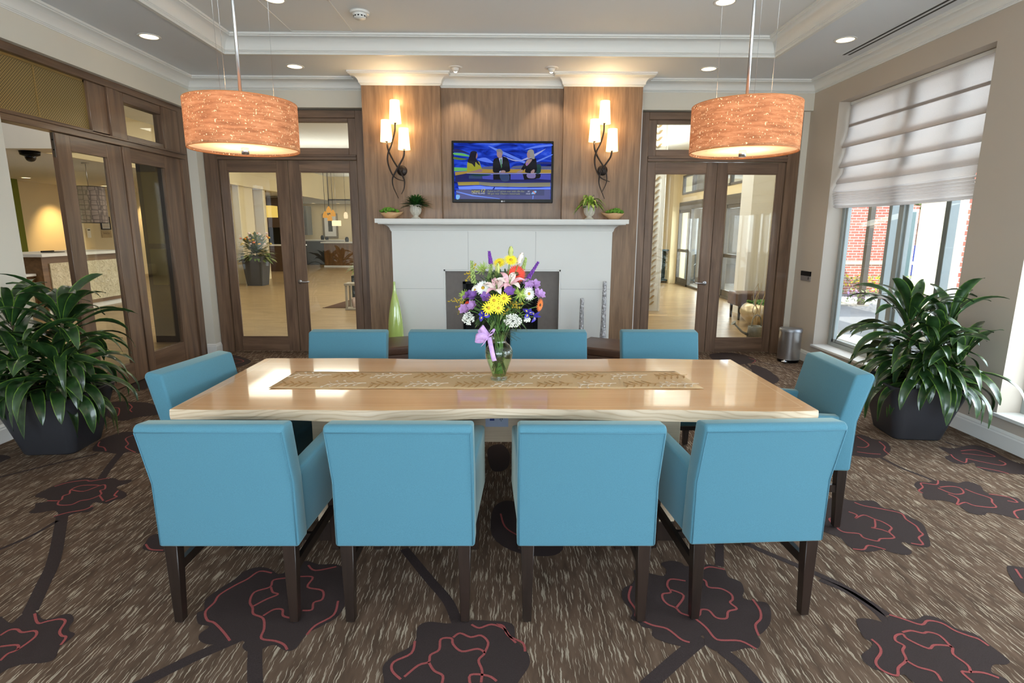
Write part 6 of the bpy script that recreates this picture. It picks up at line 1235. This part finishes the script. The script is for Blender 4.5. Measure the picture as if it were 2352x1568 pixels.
# leaf pattern screen on the right
T=thing('leaf_screen','white metal screen cut with bronze leaf shapes beyond the right doors','room divider',(2.78,10.95,0)); m=MB(); m.box(.17,.195,-.02,.02,.0,3.65); m.build('post',M['white'],T)
m=MB()
for k in range(30):
    z=.12+k*.118
    for s in(-1,1):
        pts=[]
        for i in range(9): t=i/8; pts.append((.0+s*.09*t*1.0,z+.07*t))
        o=len(m.v); L=[]
        for i,(x,zz) in enumerate(pts):
            ww=.024*math.sin(PI*min(.97,max(.05,i/8))); L.append([(x,-.01,zz-ww),(x,.01,zz-ww),(x,.01,zz+ww),(x,-.01,zz+ww)])
        m.loft(L,0,False,True)
m.build('leaf_pattern',plain('bronze_leaf',rgb(156,132,92),.5,.2),T); m=MB(); m.box(-.18,.17,.02,.026,.0,3.65); m.build('backing_panel',M['white'],T)
# display cabinet and seat far right
T=thing('display_cabinet','dark teal glass display cabinet by the far bright window','cabinet',(4.72,17.3,0)); m=MB()
for a in(-.26,.24):
    for b in(-.2,.2): m.box(a,a+.03,b-.015,b+.015,.002,1.0)
m.box(-.26,.27,-.22,.22,.96,1.0); m.box(-.26,.27,-.22,.22,.06,.10); m.box(-.25,.26,.19,.2,.1,.96); m.box(.24,.26,-.2,.2,.1,.96); m.build('cabinet_frame',plain('teal_grey',rgb(48,72,80),.4),T); m=MB(); m.box(-.23,.24,-.212,-.205,.1,.96); m.build('cabinet_glass',M['glass'],T)
T=thing('lobby_sofa','pale sofa with round cushion by the far lobby window','sofa',(4.55,18.5,0)); m=MB(); m.box(-.5,.45,-.4,.4,.08,.42); m.build('sofa_base',M['cream'],T,bevel=.05); m=MB(); m.ball((.1,0,.62),.2,12,0,(1,.6,1)); m.build('cushion',M['white'],T)
# fire alarm
T=thing('fire_alarm','red fire alarm strobe on the lobby wall above the bench','fire alarm',(5.045,12.03,2.09)); m=MB(); m.box(-.06,0,-.07,.07,-.11,.11); m.build('housing',plain('alarm_red',rgb(150,28,24),.4),T,bevel=.008); m=MB(); m.box(-.075,-.06,-.035,.035,-.06,.0); m.build('strobe',M['white'],T)
# bench, bowl planter, watering can, branch
T=thing('lobby_bench','brown leather bench below the white column in the lobby','bench',(4.45,10.0,0)); m=MB(); m.box(-.42,.45,-.25,.25,.25,.48); m.build('seat',M['leather'],T,bevel=.03); 
for a in(-.36,.38):
    for b in(-.18,.18): m=MB(); m.tbox(a,b,.002,.25,.03,.04); m.build('leg',M['darkleg'],T)
T=thing('bowl_planter','large champagne coloured bowl planter with moss beyond the right doors','planter',(4.22,9.15,0)); m=MB(); m.lathe(catmull([(.12,.002),(.16,.01),(.27,.08),(.35,.18),(.37,.26),(.33,.34),(.27,.385),(.25,.38),(.30,.33)],3),36,cap=False); m.lathe([(.001,.002),(.12,.002)],24); m.build('bowl_body',plain('champagne_metal',rgb(196,180,146),.3,.5),T)
m=MB(); rnd=random.Random(3)
for i in range(60): a=rnd.uniform(0,2*PI); r=.26*rnd.random()**.5; m.ball((r*math.cos(a),r*math.sin(a),.37+rnd.uniform(0,.04)),rnd.uniform(.02,.035),5)
o=m.build('moss',plain('moss_green_deep',rgb(88,130,52),.95,var=.3,vs=60),T); o['kind']='stuff'
T=thing('watering_can','grey galvanised watering can on the lobby floor behind the glass door','watering can',(3.66,8.15,0)); m=MB(); m.lathe([(.001,.002),(.115,.002),(.105,.17),(.10,.175),(.095,.17),(.08,.14)],28); m.build('can_body',plain('galvanised',rgb(132,134,130),.5,.5,var=.15,vs=25),T)
m=MB(); m.tube([(-.10,0,.04),(-.20,0,.09),(-.31,0,.20)],[.022,.016,.012],10); m.tube([(-.31,0,.20),(-.335,0,.225)],[.014,.042],14); m.build('spout',bpy.data.materials['galvanised'],T); m=MB(); m.tube(catmull([(.08,0,.17),(.06,0,.30),(-.0,0,.34),(-.05,0,.28),(-.06,0,.17)],5),.008,8); m.build('can_handle',bpy.data.materials['galvanised'],T)
T=thing('dry_branch','twisted pale dry branch standing behind the watering can','branch',(3.86,8.42,0)); m=MB(); rnd=random.Random(4)
for k in range(4):
    p=[(0,0,.002)]; x=y=0
    for i in range(7): x+=rnd.uniform(-.06,.05); y+=rnd.uniform(-.05,.05); p.append((x,y,.1+i*.11))
    m.tube(catmull(p,3),[.014-.011*q/(21) for q in range(22)],6)
m.build('branch_wood',plain('pale_branch',rgb(186,166,130),.8),T)
T.location=(3.9,8.7,0)
# lobby fill: area lamps without fixtures, added to brighten the lobby
def glowpanel(x,y,z,sx,sy,lab,p,col=(1,.9,.72)):
    area('lobby_fill_lamp',(x,y,z),(0,0,-1),sx,sy,p,col)
for x,y in ((-5.5,9.0),(-1.5,9.5),(2.2,9.5)): area('lobby_fill_lamp',(x,y,3.66),(0,0,-1),2.2,1.6,36,(1,.93,.78))
for x,y in ((-5,13.5),(-1,14),(2.5,14)): area('lobby_fill_lamp',(x,y,3.66),(0,0,-1),2.5,2.5,64,(1,.92,.76))
for x,y in ((-5,20),(0,20)): area('lobby_fill_lamp',(x,y,3.66),(0,0,-1),2.5,2.5,41,(1,.90,.72))
area('lobby_fill_lamp',(-10.5,12.0,2.72),(0,0,-1),2,3,16,(1,.86,.62)); area('lobby_fill_lamp',(-9.5,19.0,2.72),(0,0,-1),2,3,20,(1,.86,.62)); area('lobby_fill_lamp',(-7.5,26,2.72),(0,0,-1),4,1.5,22,(1,.86,.66)); area('lobby_fill_lamp',(-9.5,4,3.66),(0,0,-1),4,4,16,(.96,.97,1))
area('lobby_fill_lamp',(-7.7,8.0,3.66),(0,.0,-1),3,1.0,15,(.95,.97,1))
area('lobby_fill_lamp',(-7.2,15,3.1),(.25,0,1),1,12,95,(1,.97,.86))  # this and the next two: added uplights brightening the high ceiling, no cove built
area('lobby_fill_lamp',(0,23.6,3.1),(0,-.2,1),12,1,120,(1,.97,.86))
area('lobby_fill_lamp',(3.5,12,3.1),(0,0,1),1.5,6,80,(1,.97,.86))
area('door_daylight',(5.6,14.5,1.2),(-1,0,0),4.5,2.0,120,(.92,.96,1))
# ---------------- outdoors ----------------
w=MB(); w.box(3.9,60,-30,7.4,-.12,-.03); w.box(5.3,60,7.4,60,-.13,-.031); struct('ground_outside',w,plain('asphalt',rgb(128,130,134),.9,var=.06,vs=2))
def brickm():
    t=NT('red_brick'); c=t.a('TexCoord'); s=t.a('SeparateXYZ'); t.l(c.outputs['Object'],s.inputs[0]); ad=t.a('Math',operation='ADD'); t.l(s.outputs[0],ad.inputs[0]); t.l(s.outputs[1],ad.inputs[1]); cb=t.a('CombineXYZ'); t.l(ad.outputs[0],cb.inputs[0]); t.l(s.outputs[2],cb.inputs[1])
    b=t.a('TexBrick'); t.l(cb.outputs[0],b.inputs[0]); setin(b,Scale=1.0,Mortar_Size=.007,Brick_Width=.21,Row_Height=.068); b.inputs['Color1'].default_value=rgb(168,92,78); b.inputs['Color2'].default_value=rgb(188,112,94); b.inputs['Mortar'].default_value=rgb(206,196,186)
    bsdf(t,b.outputs[0],.85); return t.m
for q in ('Mortar Size',): pass
M['brick']=brickm()
m=MB(); m.box(5.98,6.9,7.45,8.2,-.1,5); m.box(5.90,5.98,7.45,8.2,-.1,5,1); o=tag(m.build('brick_pier',[M['brick'],M['white']]),'red brick pier with white edge strip outside the right window','pier')
T=thing('brick_building','brick wing with pale band and windows outside the right window','building',(8.2,14.5,0)); m=MB(); m.box(-.2,2.2,0,.4,-.1,2.2); m.build('brick_wall',M['brick'],T); m=MB(); m.box(-.2,2.25,-.05,.4,2.4,3.1); m.box(-.2,2.25,-.03,.0,.72,.80); m.build('stone_band',M['cream'],T)
m=MB(); m.box(1.5,2.15,-.06,-.01,.3,2.1); m.build('window_frame',M['alum'],T); m=MB(); m.box(1.56,2.09,-.065,-.06,.36,2.04); m.build('window_pane',plain('dark_pane',rgb(90,110,112),.1),T)
def hedge(x0,x1,y0,y1,h,label,seed,mats,n=700):
    m=MB(); rnd=random.Random(seed)
    for i in range(n):
        x,y,z=rnd.uniform(x0,x1),rnd.uniform(y0,y1),h*(rnd.random()**.5); blade(m,(x,y,z),(rnd.uniform(-1,1),rnd.uniform(-1,1),rnd.uniform(.2,1.2)),rnd.uniform(.08,.16),.05,rnd.randrange(len(mats)),.3,2)
    o=m.build('hedge',mats); tag(o,label,'shrub',None,'stuff')
lf1=leafm('hedge_leaf',rgb(92,112,58)[:3],rgb(150,162,96)[:3],.7); 
hedge(6.9,11.5,10.9,12.2,.34,'low green planting bed with purple blooms outside the right window',1,[lf1,lf1,M['lilac']])
hedge(8.3,12.5,13.5,14.3,.45,'green planting bed with yellow blooms before the brick wing',2,[lf1,lf1,M['daisy_yellow']])
m=MB(); m.box(7.5,17,12.3,13.4,-.03,.01); st('sidewalk',m,plain('concrete_path',rgb(206,204,198),.9),'pale concrete path between the two planting beds outside','path')
m=MB(); m.box(4.05,4.3,4.3,6.9,-.1,.22); m.box(4.0,4.35,4.3,6.9,.22,.28); tag(m.build('garden_wall',M['white']),'low white garden wall just outside the right window','wall')
T=thing('recycling_bin','blue recycling bin far across the car park','bin',(14.6,20,-.02)); m=MB(); m.tbox(0,0,.05,1.0,.5,.62); m.build('bin_body',plain('bin_blue',rgb(40,78,176),.5),T); m=MB(); m.tbox(0,0,1.0,1.1,.66,.58); m.build('lid',plain('bin_lid',rgb(34,60,140),.5),T)
m=MB(); m.box(9.5,26,19.5,22,-.03,.01); st('lawn',m,plain('lawn_green',rgb(150,160,104),.95,var=.15,vs=2),'strip of pale grass beyond the car park','grass'); bpy.data.objects['lawn']['kind']='stuff'
m=MB(); m.box(8.5,40,27,27.4,-.1,3.2); m.box(8.5,40,26.9,27.4,3.2,3.8,1); o=tag(m.build('distant_building',[plain('far_wall',rgb(150,120,104),.9,var=.1,vs=.5),M['cream']]),'low distant building across the street outside','building')
def tree(x,y,h,label,seed):
    T=thing('tree',label,'tree',(x,y,0),0,'trees across the street'); m=MB(); m.tube([(0,0,-.1),(0,0,h*.6)],[.16,.09],8); m.build('trunk',M['cane'],T); m=MB(); rnd=random.Random(seed)
    for i in range(500):
        a=rnd.uniform(0,2*PI); e=rnd.uniform(-1,1.5); r=h*.32*rnd.random()**.4; p=(r*math.cos(a)*math.cos(e),r*math.sin(a)*math.cos(e),h*.65+r*math.sin(e)); blade(m,p,(rnd.uniform(-1,1),rnd.uniform(-1,1),rnd.uniform(-.5,1)),.5,.28,0,.2,2)
    m.build('foliage',lf1,T)
tree(16.2,24.0,6,'leafy tree across the street, left of the blue bin',1); tree(18.6,23.2,5.5,'leafy tree across the street, right of the blue bin',2)
w=MB(); w.box(3.86,4.3,-2.9,4.2,2.98,3.6); w.box(3.86,4.1,4.2,7.4,2.98,3.6); w.box(-4,4.1,-3.2,-2.9,2.98,3.6); struct('trim_6',w,M['brick'])
